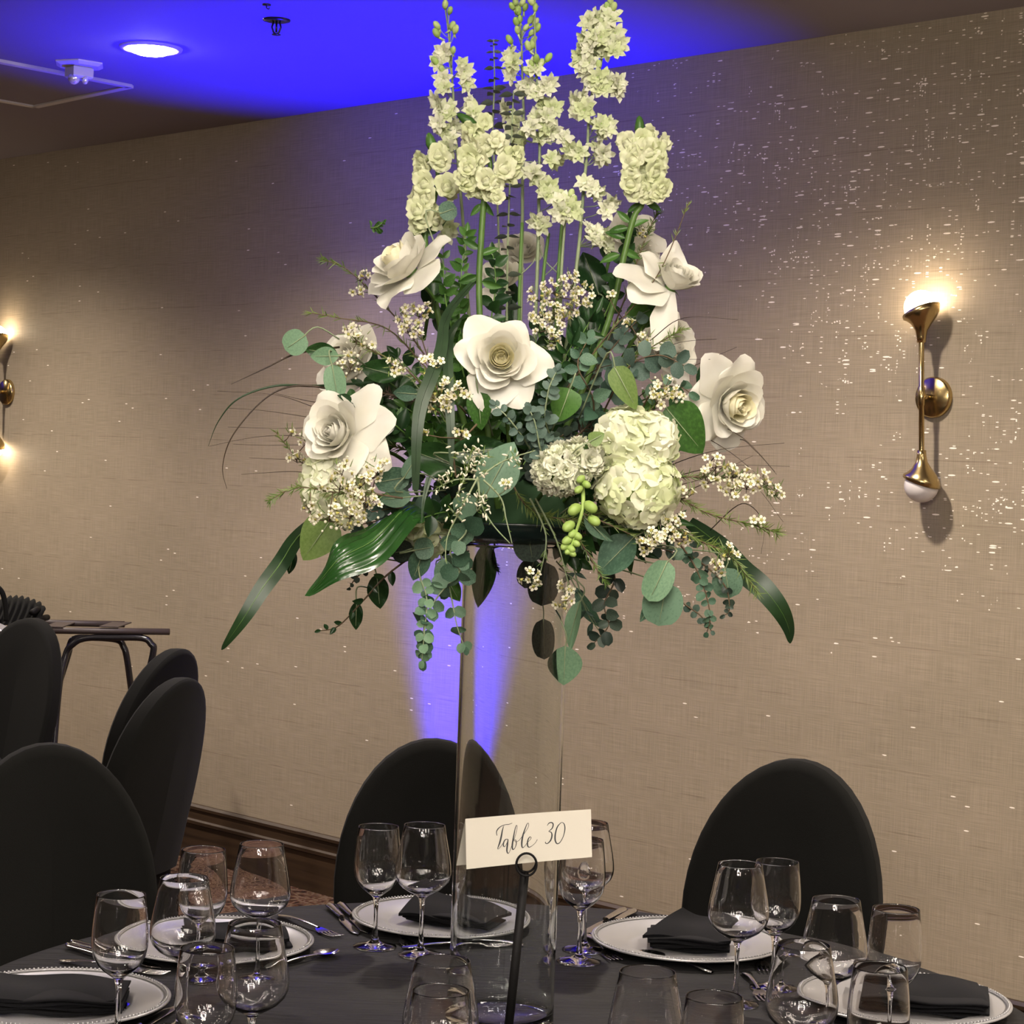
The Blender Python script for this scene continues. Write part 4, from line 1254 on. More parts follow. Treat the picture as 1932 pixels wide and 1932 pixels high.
rose(744, 480, -0.16, (-0.62, 0.66, 0.42), 1.12, [(20, 88, .064, .034), (95, 70, .058, .032), (165, 80, .066, .034), (235, 85, .064, .034), (300, 95, .066, .032)], 'creamy rose at upper left, seen from its side below the snapdragons', 2, 1.1, B(800, 640, 0))
rose(1283, 512, -0.10, (0.42, 0.72, 0.55), .92, [(188, 92, .082, .034), (215, 104, .070, .030), (272, 128, .096, .020), (95, 55, .070, .020), (150, 70, .060, .026)], 'white rose at upper right with one long petal hanging down', 3, .55, B(1150, 720, 0), 'rose_petal')
rose(622, 812, -0.22, (-0.50, 0.22, 0.84), 1.05, [(10, 92, .074, .034), (48, 88, .078, .028), (-35, 96, .080, .030), (-75, 80, .066, .034), (110, 70, .062, .030), (160, 62, .054, .028)], 'white rose at the left edge, petals split wide open', 4, .7, B(800, 900, 0), 'rose_petal')
rose(1398, 768, -0.18, (0.52, -0.28, 0.80), 1.08, [(175, 88, .070, .034), (120, 84, .078, .030), (75, 72, .064, .030), (215, 80, .062, .028), (270, 86, .066, .036), (-20, 62, .052, .030)], 'white rose farthest right, turned toward the right', 5, 1.0, B(1200, 880, 0))
rose(648, 668, 0.05, (-0.45, 0.35, 0.70), .95, [(140, 80, .060, .032), (200, 85, .060, .032), (260, 80, .058, .03), (60, 75, .055, .03)], 'white rose half hidden at left behind round eucalyptus leaves', 6, 1.0, B(820, 850, .05), 'rose_petal')
rose(1278, 650, 0.06, (0.60, 0.10, 0.60), 1.05, [(20, 80, .066, .034), (80, 80, .062, .034), (-40, 85, .066, .034), (180, 80, .060, .03)], 'pale rose half hidden at right below the rose with the hanging petal', 7, 1.0, B(1150, 850, .05), 'rose_petal')
rose(1196, 428, 0.14, (0.1, 0.5, 0.6), .85, [(100, 80, .05, .028), (200, 80, .05, .028), (-20, 80, .05, .028)], 'pale rose at the back below the right-hand snapdragon', 8, 1.0, B(1100, 750, .05), 'rose_petal')
rose(1222, 486, 0.12, (0.6, 0.0, 0.5), .80, [(20, 80, .05, .028), (270, 80, .05, .028)], 'pale rose at the back left of the upper right rose', 9, 1.0, B(1120, 780, .05), 'rose_petal')
rose(945, 512, 0.13, (-0.2, 0.6, 0.6), .75, [(120, 80, .05, .026), (240, 80, .05, .026)], 'pale rose deep in the middle behind the stems', 10, 1.0, B(950, 800, .05), 'rose_petal')
rose(988, 462, 0.17, (0.2, 0.5, 0.6), .72, [(60, 80, .05, .026), (200, 80, .05, .026)], 'pale rose at the back between the thin larkspur stems', 11, 1.0, B(960, 800, .05), 'rose_petal')

# ------------------------------------------------------------------ floret meshes
def ring_petals(n_, r0, Ln, wd, a0, a1, curl, rc_k=2.0, rc_min=.01, ph=0, nu=3, nv=4, ruf=0, tip=.6, z0=0, off=0.0):
    mb = MB()
    for k in range(n_):
        p = petal_grid(off + 2 * pi * k / n_, r0, Ln, wd, a0, a1, curl, nu=nu, nv=nv, rc_k=rc_k, rc_min=rc_min, ruffle=ruf, ph=ph + k * 2.1, tip=tip, z0=z0)
        mb.add(p.v, p.f)
    return mb
def pointed(n_, Ln, wd, lift, r0=.001, off=0.0, ruf=.001, z0=0.0, seed=0):
    """star of pointed petals"""
    rr = random.Random(seed); mb = MB()
    for k in range(n_):
        a = off + 2 * pi * k / n_ + rr.uniform(-.12, .12); l_ = Ln * rr.uniform(.85, 1.12); li = lift + rr.uniform(-.25, .25)
        def fn(u, v, a=a, l_=l_, li=li, k=k):
            w_ = wd * (sin(pi * min(1, v * .86 + .10)) ** .8) * (1 if v < 1 else .15)
            s_ = (u - .5) * 2
            r = r0 + l_ * v * cos(li * (1 - .35 * v)); z = z0 + l_ * v * sin(li) * (1 - .3 * v) + abs(s_) * w_ * .35 + ruf * sin(v * 8 + s_ * 3 + k)
            return (r * cos(a) - s_ * w_ * sin(a), r * sin(a) + s_ * w_ * cos(a), z)
        mb.grid(2, 4, fn)
    return mb
def mesh_of(mb, mat, name): return mb.mesh(name, mat)
LARK = []
for k in range(4):
    a = pointed(7, .0195, .0056, .25, off=.3 * k, seed=k, ruf=.0022)
    b_ = pointed(7, .0150, .0046, .70, off=.6 + .3 * k, seed=k + 9, ruf=.0022)
    a.add(b_.v, b_.f); b2 = pointed(4, .008, .004, 1.15, off=k, seed=k + 20); a.add(b2.v, b2.f)
    LARK.append(two_mat(a, 'larkspur_petal', MB().tube([(0, 0, .001), (0, -.002, -.006), (0, -.006, -.013)], [.0022, .0016, .0006], 5), 'larkspur_bud', 'floret'))
bm_ = MB().ball((0, 0, .007), (.0048, .0048, .0078), 8, 6).tube([(0, 0, 0), (0, -.003, -.005), (0, -.006, -.008)], [.002, .0014, .0006], 5)
BUD = mesh_of(bm_, 'larkspur_bud', 'bud')
GBUD = mesh_of(MB().ball((0, 0, .007), (.0056, .0056, .0080), 8, 6), 'green_bud', 'bud')
def snap_mesh(seed):
    r = random.Random(seed)
    mb = MB().lathe([(.003, 0), (.0062, .004), (.0074, .010), (.0078, .017), (.006, .022), (.0005, .024)], 8)
    for k in range(2):       # hood: two lobes swept up and back
        p = petal_grid(radians(60 + 60 * k + r.uniform(-8, 8)), .0045, .018, .0120, 30, 85, 60, nu=5, nv=5, rc_k=1.4, rc_min=.009, ruffle=.0030, ph=r.uniform(0, 6), tip=.3, z0=.014)
        mb.add(p.v, p.f)
    for k in range(3):       # lip: three ruffled lobes
        p = petal_grid(radians(205 + 65 * k + r.uniform(-8, 8)), .0045, .0155, .0112, 25, 90, 60, nu=5, nv=5, rc_k=1.4, rc_min=.009, ruffle=.0042, ph=r.uniform(0, 6), tip=.3, z0=.013)
        mb.add(p.v, p.f)
    mb.ball((0, -.004, .019), (.0075, .0048, .0045), 8, 6)
    p = petal_grid(radians(90), .0005, .018, .009, 5, 40, 60, nu=5, nv=5, rc_k=1.2, rc_min=.007, ruffle=.003, ph=r.uniform(0, 6), tip=.3, z0=.012)
    mb.add(p.v, p.f)
    return mb
SNAP = [two_mat(snap_mesh(k), 'snap_petal', MB().lathe([(.0038, -.001), (.0052, .002), (.0050, .005)], 6), 'larkspur_bud', 'floret') for k in range(4)]
def hyd_mesh(seed):
    r = random.Random(seed); mb = MB()
    for k in range(4):
        p = petal_grid(pi / 2 * k + r.uniform(-.1, .1), .0015, .0165 * r.uniform(.9, 1.1), .0105, 62 + r.uniform(-8, 8), 92, 10, nu=4, nv=4, rc_k=3, rc_min=.02, ruffle=.0012, ph=r.uniform(0, 6), tip=-.2)
        mb.add(p.v, p.f)
    mb.ball((0, 0, .0015), .002, 5, 4)
    return mb.mesh('floret', 'hydrangea_petal')
HYD = [hyd_mesh(k) for k in range(5)]
def ruff_mesh(seed):
    r = random.Random(seed); mb = MB()
    for lay_, (n_, Ln, a1) in enumerate(((5, .0165, 80), (5, .014, 55), (4, .011, 30))):
        p = ring_petals(n_, .001, Ln, .0085, a1 - 25, a1, 40, rc_k=2, rc_min=.012, ph=r.uniform(0, 6), nu=4, nv=4, ruf=.0028, tip=.1, off=r.uniform(0, 2))
        mb.add(p.v, p.f)
    return mb.mesh('floret', 'stock_petal')
RUFF = [ruff_mesh(k) for k in range(3)]
def wax_mesh():
    mb = MB()
    for k in range(5):
        a = 2 * pi * k / 5
        mb.add([(.0018 * cos(a), .0018 * sin(a), .0006)] + [(.0042 * cos(a) + .0025 * cos(a + b_), .0042 * sin(a) + .0025 * sin(a + b_), .0016 + .0006 * cos(b_)) for b_ in (-1.9, -.9, 0, .9, 1.9)], [(0, 1, 2), (0, 2, 3), (0, 3, 4), (0, 4, 5)])
    return two_mat(mb, 'wax_petal', MB().lathe([(.0006, -.0045), (.0022, -.001), (.0024, .001), (.0004, .0008)], 6), 'wax_centre', 'blossom')
WAX = wax_mesh()
PBUD = MB().ball((0, 0, .003), (.0013, .0013, .0034), 6, 5).mesh('bud', 'wax_petal')
WBUD = MB().ball((0, 0, .0015), .0021, 6, 5).mesh('bud', 'wax_petal')
def put_piece(name, me, base, axis, s, parent, spin=None):
    x, y, z = axes(axis, rv(1) if spin is None else spin)
    return piece(name, me, parent, frame_m(base, x * s, y * s, z * s))

# ------------------------------------------------------------------ larkspur spikes
def larkspur(stem_px, dz, buds, florets, label, foliage=True):
    pts = bez([B(x, y, d) for x, y, d in [(x, y, dz + (0 if len(q) < 1 else q[0])) for x, y, *q in stem_px]], 5)
    t = thing('larkspur', label, 'larkspur', pts[-1], 'tall white larkspur spikes')
    n_ = len(pts)
    part('stem', MB().tube(pts, [.0012 + .0022 * i / n_ for i in range(n_)], 7), 'pale_stem', t, True, True)
    def near(p):
        return min(pts, key=lambda q: (q - p).length + max(0, p.z - q.z) * .3)
    links = MB()
    def lk(p):
        q = min(pts, key=lambda q: abs((q - p).length - .022) + max(0, q.z - p.z) * 2)
        links.tube([q, q.lerp(p, .5) + Vector((0, 0, -.002)), p], .0008, 5)
    for (x, y) in buds:
        p = B(x, y, dz - RND.uniform(0, .02))
        q = near(p)
        d = (p - q); d = (d.normalized() if d.length > .004 else CU) * .7 + CU * .9 + CT * .2
        put_piece('bud', BUD, p - d.normalized() * .006, d, RND.uniform(.85, 1.1), t)
        lk(p - d.normalized() * .006)
    for (x, y) in florets:
        p = B(x, y, dz - RND.uniform(.0, .025))
        q = near(p)
        d = p - q; d = (d.normalized() * .7 if d.length > .003 else Vector()) + CT * RND.uniform(.4, 1.0) + CU * RND.uniform(-.35, .45) + rv(.35)
        put_piece('floret', RND.choice(LARK), p, d, RND.uniform(.72, .95), t)
        lk(p - d.normalized() * .004)
    links_o = part('floret_stalks', links, 'pale_stem', t, True, True, kind='stuff')
    return t
larkspur([(838, 0), (846, 60), (852, 130), (858, 230), (866, 330), (876, 450), (882, 560), (900, 760), (930, 960)], 0.02,
         [(840, 10), (849, 20), (825, 49), (859, 57), (824, 64), (853, 50), (855, 95), (822, 117), (845, 108), (835, 133)],
         [(838, 98), (826, 116), (871, 124), (876, 135), (836, 148), (838, 166), (879, 158), (824, 190), (832, 204), (850, 205), (884, 195), (893, 210), (826, 232), (838, 246), (850, 262), (846, 278), (856, 236), (842, 216), (849, 428), (846, 442), (818, 300)],
         'leftmost larkspur spike, green buds above sparse white florets')
larkspur([(976, -8), (983, 60), (985, 130), (988, 230), (986, 330), (984, 520), (975, 780), (955, 960)], 0.05,
         [(972, 4), (985, 6), (966, 12), (991, 14), (978, 22), (981, 36), (974, 42), (976, 57), (962, 76), (1001, 38), (1010, 42), (992, 52), (1003, 62), (1013, 54), (1006, 76)],
         [(963, 106), (968, 118), (966, 140), (995, 160), (988, 170), (956, 208), (973, 226), (968, 248), (978, 262)],
         'middle larkspur spike, mostly green buds at its tip')
larkspur([(1010, -8), (1009, 60), (1013, 150), (1018, 250), (1017, 350), (1014, 500), (1000, 760), (965, 960)], 0.02,
         [(1003, 4), (1010, 14), (1004, 85), (997, 88), (1012, 112), (1003, 120), (1013, 132), (1034, 110), (1020, 122), (994, 135)],
         [(1008, 128), (1035, 156), (1030, 166), (1012, 176), (1025, 198), (1044, 205), (1034, 218), (1012, 222), (1002, 240), (1024, 240), (1042, 248), (1064, 262), (1018, 262), (1040, 300), (1048, 304), (1003, 324), (1012, 334), (1022, 344), (1036, 352), (1030, 364), (1046, 370), (1054, 376), (1012, 416), (1022, 424), (986, 262), (968, 300)],
         'second middle larkspur spike, full white florets to its right side')
larkspur([(1155, -6), (1142, 50), (1134, 120), (1114, 190), (1108, 280), (1100, 370), (1088, 500), (1050, 760), (985, 960)], -0.02,
         [(1152, 4), (1146, 14), (1158, 14), (1150, 26), (1130, 122)],
         [(1110, 40), (1124, 34), (1138, 36), (1152, 32), (1122, 52), (1140, 54), (1160, 62), (1102, 72), (1118, 68), (1134, 70), (1166, 82), (1150, 76), (1098, 92), (1112, 90), (1128, 90), (1142, 94), (1160, 96), (1092, 104), (1098, 122), (1112, 118), (1104, 134), (1112, 148), (1128, 146), (1122, 162), (1136, 166), (1148, 158), (1162, 170), (1166, 156), (1140, 148), (1086, 190), (1100, 184), (1110, 196), (1090, 210), (1102, 208), (1122, 238), (1134, 234), (1144, 246), (1132, 252), (1146, 234), (1080, 284), (1092, 288), (1126, 284), (1138, 290), (1130, 298), (1102, 346), (1116, 354), (1126, 362), (1112, 434), (1126, 440), (1140, 448), (1124, 456), (1142, 462), (1150, 384), (1144, 396)],
         'rightmost larkspur spike, densely covered with frilly white florets')
larkspur([(1070, 372), (1066, 420), (1060, 500), (1052, 640), (1010, 960)], -0.04,
         [(1076, 368), (1062, 374), (1082, 378)],
         [(1060, 384), (1072, 386), (1080, 396), (1066, 398), (1058, 400)],
         'short larkspur stem with one drooping greenish double floret')

# ------------------------------------------------------------------ snapdragons
def snapdragon(stem_px, dz, florets, label, tip=None, leaves=()):
    pts = bez([B(x, y, dz + (q[0] if q else 0)) for x, y, *q in stem_px], 5)
    t = thing('snapdragon', label, 'snapdragon', pts[-1], 'white snapdragon stems')
    n_ = len(pts)
    part('stem', MB().tube(pts, [.0020 + .0024 * min(1, 2 * i / n_) for i in range(n_)], 8), 'thick_stem', t, True, True)
    if tip:
        a, b_ = B(tip[0], tip[1], dz), B(tip[2], tip[3], dz)
        d = a - b_; l_ = d.length
        x, y, z = axes(d)
        M = frame_m(b_, x, y, z)
        part('bud_tip', MB().lathe([(.0005, 0), (.0060, .15 * l_), (.0078, .4 * l_), (.0062, .7 * l_), (.0036, .92 * l_), (.0002, l_)], 8, M=M), 'mid_leaf' if len(tip) < 5 else tip[4], t, True, True)
    for (x, y, *q) in florets:
        s_ = q[0] if q else 1.0
        p = B(x, y, dz - RND.uniform(.005, .03))
        qn = min(pts, key=lambda q_: (q_ - p).length)
        d = p - qn
        d = (d.normalized() * 1.0 if d.length > .003 else Vector()) + CT * RND.uniform(.25, .8) + rv(.3)
        d.normalize()
        put_piece('floret', RND.choice(SNAP), p - d * .017 * s_, d, s_ * RND.uniform(.82, 1.02), t, spin=CR + rv(.5))
    for (x, y, ang, l_) in leaves:
        d = CR * cos(radians(ang)) + CU * sin(radians(ang))
        put_leaf(LM['oval_mid'], B(x, y, dz), d, CT + rv(.5), l_ * PXM, l_ * PXM * .4, t)
    return t
snapdragon([(814, 268), (822, 300), (826, 340), (818, 380), (802, 440), (812, 520), (850, 700), (920, 960)], -0.06,
           [(826, 292, 1.0), (832, 305, 1.0), (793, 302, .8), (797, 318, .9), (790, 332, .9), (800, 345, 1.1), (842, 352, 1.1), (850, 362, 1.0), (784, 372, 1.1), (802, 372, 1.2), (786, 396, 1.2), (808, 392, 1.25), (798, 412, 1.2), (822, 416, 1.0), (790, 424, 1.0)],
           'leftmost snapdragon, curved white spike above the creamy rose', (808, 250, 817, 285), [(790, 446, -150, 34), (800, 436, -160, 30), (786, 440, 20, 60)])
snapdragon([(906, 236), (916, 262), (924, 300), (924, 330), (914, 372), (908, 450), (904, 560), (915, 760), (940, 960)], -0.12,
           [(886, 246, .85), (914, 232, .8), (904, 256, 1.0), (880, 264, .9), (894, 280, 1.15), (916, 276, 1.15), (936, 264, .9), (948, 284, 1.0), (886, 298, 1.15), (904, 300, 1.2), (882, 316, 1.0), (900, 322, 1.15), (968, 300, 1.15), (978, 292, .9), (950, 318, 1.1), (962, 326, 1.1), (886, 342, 1.1), (904, 350, 1.1), (872, 334, 1.0), (918, 340, 1.0), (894, 362, .9), (936, 348, .9), (924, 366, .9), (938, 372, .8), (946, 340, .8)],
           'largest snapdragon, centre left, bright thick green stem below its blooms', (862, 214, 902, 242), [(912, 378, -60, 34), (908, 384, -130, 30), (912, 360, 60, 26), (905, 470, 150, 36), (906, 480, 20, 36), (904, 520, 200, 40), (908, 530, -20, 40)])
snapdragon([(1206, 250), (1210, 290), (1216, 340), (1212, 384), (1196, 410), (1178, 480), (1150, 600), (1080, 780), (990, 960)], -0.06,
           [(1184, 270, 1.0), (1174, 266, .8), (1226, 254, .9), (1212, 264, 1.0), (1252, 270, .9), (1240, 284, 1.0), (1202, 284, 1.1), (1222, 286, 1.1), (1194, 302, 1.15), (1216, 306, 1.2), (1238, 304, 1.1), (1190, 322, 1.15), (1212, 326, 1.2), (1234, 324, 1.1), (1246, 312, .9), (1190, 344, 1.15), (1214, 348, 1.2), (1236, 346, 1.1), (1196, 364, 1.1), (1218, 366, 1.1), (1240, 366, 1.0), (1250, 356, .9)],
           'rightmost snapdragon, upright dense white spike with a green tip', (1206, 218, 1208, 262), [(1218, 380, -30, 34), (1210, 384, -150, 30), (1225, 376, 10, 32), (1190, 420, 140, 34), (1186, 430, 190, 40), (1192, 430, 30, 36), (1180, 450, 160, 40), (1176, 470, -30, 36), (1170, 480, 200, 40)])

# ------------------------------------------------------------------ eucalyptus with paired leaves (tall, at the back)
def paired(stem_px, dz, ys, label, wid, mat='flat', stem='pale_stem'):
    P2 = [(x, y) for x, y in stem_px]
    pts = bez([B(x, y, dz) for x, y in stem_px], 5)
    t = thing('paired_eucalyptus', label, 'eucalyptus', pts[-1], 'eucalyptus stems with paired leaves')
    part('stem', MB().tube(pts, [.0010 + .0012 * i / len(pts) for i in range(len(pts))], 6), stem, t, True, True)
    for k, y in enumerate(ys):
        for (x0, y0), (x1, y1) in zip(P2, P2[1:]):
            if y0 <= y <= y1: x = x0 + (x1 - x0) * (y - y0) / (y1 - y0)
        tlt = RND.uniform(-.12, .12)
        for sgn in (-1, 1):
            w_ = wid(y) * RND.uniform(.85, 1.1)
            cross = k % 2
            d = CR * sgn * (1 if not cross else .45) + CT * sgn * (0.2 if not cross else .8) * (1 if sgn > 0 else 1) + CU * (tlt + .06)
            n_ = CU - CT * RND.uniform(.30, .80) + rv(.12)
            put_leaf(LM[mat], B(x, y, dz), d, n_, w_ * PXM, w_ * PXM * .62, t)
    return t
paired([(931, 74), (933, 150), (930, 262), (940, 420), (945, 700)], 0.10, [78, 86, 98, 112, 128, 150, 168, 176, 194, 214, 240], 'thin eucalyptus stem with flat leaf pairs, tallest at the back left of the middle larkspur', lambda y: 14 + (y - 70) * .11)
paired([(969, 172), (966, 240), (962, 340), (958, 460), (956, 600), (955, 800)], 0.00, [178, 193, 216, 238, 258, 276, 296, 318, 352, 372, 404, 428, 446, 470, 520, 556, 582, 610], 'long eucalyptus stem with flat leaf pairs down the middle of the arrangement', lambda y: 26 + (y > 500) * 6)
for i, (x0, x1) in enumerate(((1062, 1040), (985, 975), (1035, 1010))):
    pts = bez([B(x0, 400 + 20 * i, 0.03), B((x0 + x1) / 2, 560, 0.03), B(x1, 860, 0.03)], 5)
    t = thing('bare_stem', ('bare green stem under the greenish double floret', 'bare green stem left of the middle larkspur stems', 'bare green stem between the middle and right larkspur')[i], 'stem', pts[-1])
    part('stem', MB().tube(pts, .0026, 7), 'green_stem', t, True, True)
    part('side_twig', MB().tube(bez([pts[4], pts[4] + CR * .02 * (1 if i else -1) + CU * .02, pts[4] + CR * .03 * (1 if i else -1) + CU * .045], 4), .0009, 5), 'pale_stem', t, True, True)

# ------------------------------------------------------------------ hydrangeas and the double stock
def globe_flower(name, label, cat, lobes, dz, meshes, s, stem_to, group=None, stem_mat='thick_stem'):
    c0 = B(lobes[0][0], lobes[0][1], dz)
    t = thing(name, label, cat, c0, group)
    for (cx, cy, rx, ry, n_) in lobes:
        c = B(cx, cy, dz)
        RX, RY, RZ = rx * PXM, ry * PXM, (rx + ry) / 2 * PXM * .8
        for k in range(n_):
            zz = 1 - 1.55 * (k + .5) / n_      # front cap and round the sides
            rr = sqrt(max(0, 1 - zz * zz)); a = k * 2.39996
            d = CR * rr * cos(a) + CU * rr * sin(a) + CT * zz
            p = c + CR * rr * cos(a) * RX * RND.uniform(.9, 1.04) + CU * rr * sin(a) * RY * RND.uniform(.9, 1.04) + CT * zz * RZ
            put_piece('floret', RND.choice(meshes), p, d + rv(.28), s * RND.uniform(.85, 1.15), t)
    end = stem_to
    part('stem', MB().tube(bez([c0 - CT * .02, c0.lerp(end, .5), end], 5), .0032, 7), stem_mat, t, True, True)
    # short stalks that carry the florets
    core = MB()
    for (cx, cy, rx, ry, n_) in lobes:
        core.ball(B(cx, cy, dz), (rx * PXM * .72, rx * PXM * .6, ry * PXM * .72), 10, 8)
    part('stalk_cluster', core, 'larkspur_bud', t, True, True, kind='stuff')
    return t
globe_flower('hydrangea', 'large white hydrangea head at the lower right of the arrangement', 'hydrangea', [(1178, 830, 44, 52, 30), (1232, 830, 36, 40, 20), (1204, 920, 66, 66, 58)], -0.24, HYD, 1.0, B(1050, 960, -.05), 'white hydrangea heads')
globe_flower('hydrangea', 'white hydrangea head at lower left, half covered by waxflower', 'hydrangea', [(622, 915, 46, 62, 40), (652, 940, 36, 48, 18)], -0.18, HYD, .95, B(820, 960, -.05), 'white hydrangea heads')
globe_flower('hydrangea', 'small white hydrangea hanging under the rim left of the vase', 'hydrangea', [(798, 1014, 42, 34, 24)], -0.10, HYD, .9, B(880, 985, -.05), 'white hydrangea heads')
globe_flower('stock_flower', 'ruffled white stock bloom left of the large hydrangea', 'stock', [(1058, 888, 38, 34, 26), (1100, 868, 26, 26, 10)], -0.26, RUFF, 1.0, B(1000, 960, -.05))
# drooping green bud raceme of the stock
pts = bez([B(1092, 890, -.27), B(1100, 930, -.28), B(1098, 965, -.29), B(1088, 1000, -.29), B(1076, 1036, -.29)], 5)
t = thing('bud_raceme', 'drooping lime green bud spike left of the large hydrangea', 'bud spike', pts[0])
part('stem', MB().tube(pts, [.0034 - .0018 * i / len(pts) for i in range(len(pts))], 7), 'green_bud', t, True, True)
for (x, y, s_, sx) in ((1086, 960, 1.4, -1), (1112, 955, 1.4, 1), (1120, 982, 1.25, 1), (1074, 992, 1.3, -1), (1080, 1008, 1.0, -1), (1070, 1020, 1.1, -1), (1090, 1012, 1.0, 1), (1064, 1032, .9, -1), (1078, 1036, .95, 1), (1088, 1026, .9, 1), (1070, 1042, .8, -1), (1082, 1046, .8, 1), (1094, 905, .9, -1), (1108, 915, .9, 1), (1090, 925, .9, -1)):
    d = CR * sx * .6 - CU * .4 + CT * .4
    put_piece('bud', GBUD, B(x, y, -.29) - d.normalized() * .008, d, s_, t)

# ------------------------------------------------------------------ big single leaves, each on its own stalk
def single(px, py, w_, h_, ang, key, dz, label, tilt=0.0, name='eucalyptus_leaf', to=None, cat='leaf', yaw=0.0):
    """centre in pixels, width and length in pixels, ang = direction from stalk to tip (degrees, picture plane)"""
    d = CR * cos(radians(ang)) + CU * sin(radians(ang)) + CT * tilt
    d.normalize()
    side = d.cross(CT); 
    n_ = CT + side * yaw
    c = B(px, py, dz)
    base = c - d * h_ * PXM * .5
    t = thing(name, label, cat, base, 'broad leaves standing out of the arrangement')
    o = put_leaf(BIG[key], base, d, n_, h_ * PXM, w_ * PXM, t, 'blade')
    part('midrib', MB().tube([base + d * h_ * PXM * k - n_.normalized() * (-.0008) for k in (0, .3, .6, .85)], [.0009, .0007, .0005, .0003], 5), 'pale_stem', t, True, True)
    end = to or (base + (ORG - base) * .35)
    part('stalk', MB().tube(bez([base + d * .004, base - d * .02, end], 4), .0011, 5), 'pale_stem', t, True, True)
    return t
S_ = single
S_(557, 646, 48, 46, 215, 'round_pale', -.12, 'round pale green eucalyptus leaf farthest left, standing clear of the flowers', to=B(640, 640, -.1))
S_(612, 672, 34, 52, 180, 'oval_pale', -.14, 'oval pale leaf across the half-hidden left rose', to=B(690, 690, -.1))
S_(606, 664, 34, 62, 170, 'oval_dark', -.125, 'dark green leaf behind the oval pale leaf at left', to=B(690, 690, -.1), name='green_leaf')
S_(632, 720, 40, 62, -80, 'round_pale', -.15, 'grey green round leaf just above the left split rose', to=B(650, 680, -.1))
S_(845, 398, 36, 34, 20, 'round_euc', -.10, 'dark round leaf right of the leftmost snapdragon')
S_(598, 1018, 72, 90, 235, 'heart_lime', -.20, 'light green heart-shaped leaf at lower left', name='green_leaf', to=B(720, 985, -.1))
S_(942, 886, 74, 108, 62, 'oval_euc', -.30, 'large grey green leaf dotted with tiny buds, below the centre rose', to=B(900, 940, -.2))
S_(1180, 732, 44, 84, -62, 'heart_lime', -.26, 'lime green oval leaf above the large hydrangea', name='green_leaf')
S_(1292, 812, 86, 104, -50, 'heart_mid', -.20, 'large cracked green leaf between the hydrangea and the right rose', name='green_leaf', to=B(1200, 760, -.1))
S_(1242, 1096, 52, 78, -115, 'round_pale', -.24, 'pale oval eucalyptus leaf hanging at lower right')
S_(1250, 1140, 72, 78, -100, 'round_euc', -.22, 'round green eucalyptus leaf under the pale oval one at lower right')
S_(1222, 1150, 20, 52, -120, 'oval_euc', -.215, 'narrow folded leaf at the left of the round leaf at lower right')
S_(1162, 1048, 66, 92, -135, 'oval_euc', -.22, 'folded green leaf right of the vase top', yaw=.4)
S_(1128, 1000, 26, 66, -45, 'oval_euc', -.25, 'narrow green leaf under the large hydrangea', yaw=.6)
S_(1026, 1102, 62, 84, -95, 'round_dark', .02, 'dark rounded leaf seen just right of the vase top')
S_(1000, 1082, 50, 60, -110, 'round_dark', .06, 'dark leaf tucked behind the glass right of the vase top')
S_(1030, 1206, 52, 80, -88, 'round_dark', .09, 'dark oval leaf hanging lowest behind the glass')
S_(1065, 1256, 66, 74, -92, 'oval_pale', -.06, 'pale green pointed leaf hanging lowest of all')
S_(1082, 1180, 34, 96, -105, 'oval_pale', -.05, 'twisted pale leaf above the lowest pale leaf', yaw=.7)
S_(1110, 1150, 30, 90, -60, 'oval_euc', -.03, 'long folded leaf right of the twisted pale leaf', yaw=.5)
S_(714, 1116, 40, 64, -85, 'oval_dark', -.12, 'dark oval leaf hanging left of the blue glow', name='green_leaf', to=B(760, 1060, -.1))
S_(672, 1162, 26, 52, -92, 'oval_dark', -.12, 'small dark leaf lower left of the hanging oval leaf', name='green_leaf', to=B(700, 1110, -.1))
S_(1064, 764, 56, 62, -110, 'heart_mid', -.24, 'dark green round leaf above the stock bloom', name='green_leaf')
S_(905, 850, 52, 110, 5, 'oval_dark', -.22, 'broad dark leaf lying behind the bud-dotted grey leaf', name='green_leaf')
S_(820, 866, 62, 110, 160, 'oval_dark', -.14, 'broad dark leaf left of the long grass blade', name='green_leaf')
S_(852, 1108, 34, 62, -60, 'oval_mid', -.03, 'olive leaf against the left side of the vase', name='green_leaf')
S_(905, 1085, 60, 130, -100, 'oval_dark', .10, 'large dark leaf hanging inside the glow behind the vase glass', name='green_leaf')
S_(550, 1062, 20, 44, -105, 'oval_dark', -.05, 'small dark leaf tip at far lower left', name='green_leaf')
S_(1372, 1100, 56, 56, -80, 'round_euc', -.14, 'round grey green leaf near the right strap leaf')
S_(740, 905, 44, 64, 190, 'round_euc', -.20, 'curled grey green leaf right of the left waxflower')
S_(775, 880, 26, 50, 60, 'round_euc', -.21, 'small upright grey green leaf above the curled one')
S_(745, 940, 34, 60, 185, 'oval_euc', -.20, 'oval grey green leaf over the big glossy leaf', to=B(800, 935, -.2))
S_(715, 700, 44, 74, 165, 'oval_dark', -.06, 'dark leaf left of the long grass blade, upper', name='green_leaf')
S_(765, 742, 30, 46, 175, 'oval_euc', -.10, 'small dull green leaf left of the waxflower cluster')
S_(905, 775, 44, 66, -85, 'heart_mid', -.25, 'green leaf directly below the centre rose', name='green_leaf')
S_(1000, 1028, 62, 64, -80, 'round_dark', -.10, 'dark green leaf at the vase rim')
S_(845, 1080, 50, 52, -100, 'round_euc', -.14, 'round dull leaf left of the vase neck')
S_(760, 1040, 40, 40, 190, 'round_dark', -.13, 'round dark leaf under the glossy broad leaf')
S_(800, 1035, 40, 36, 10, 'round_euc', -.16, 'round leaf lying over the small hanging hydrangea')
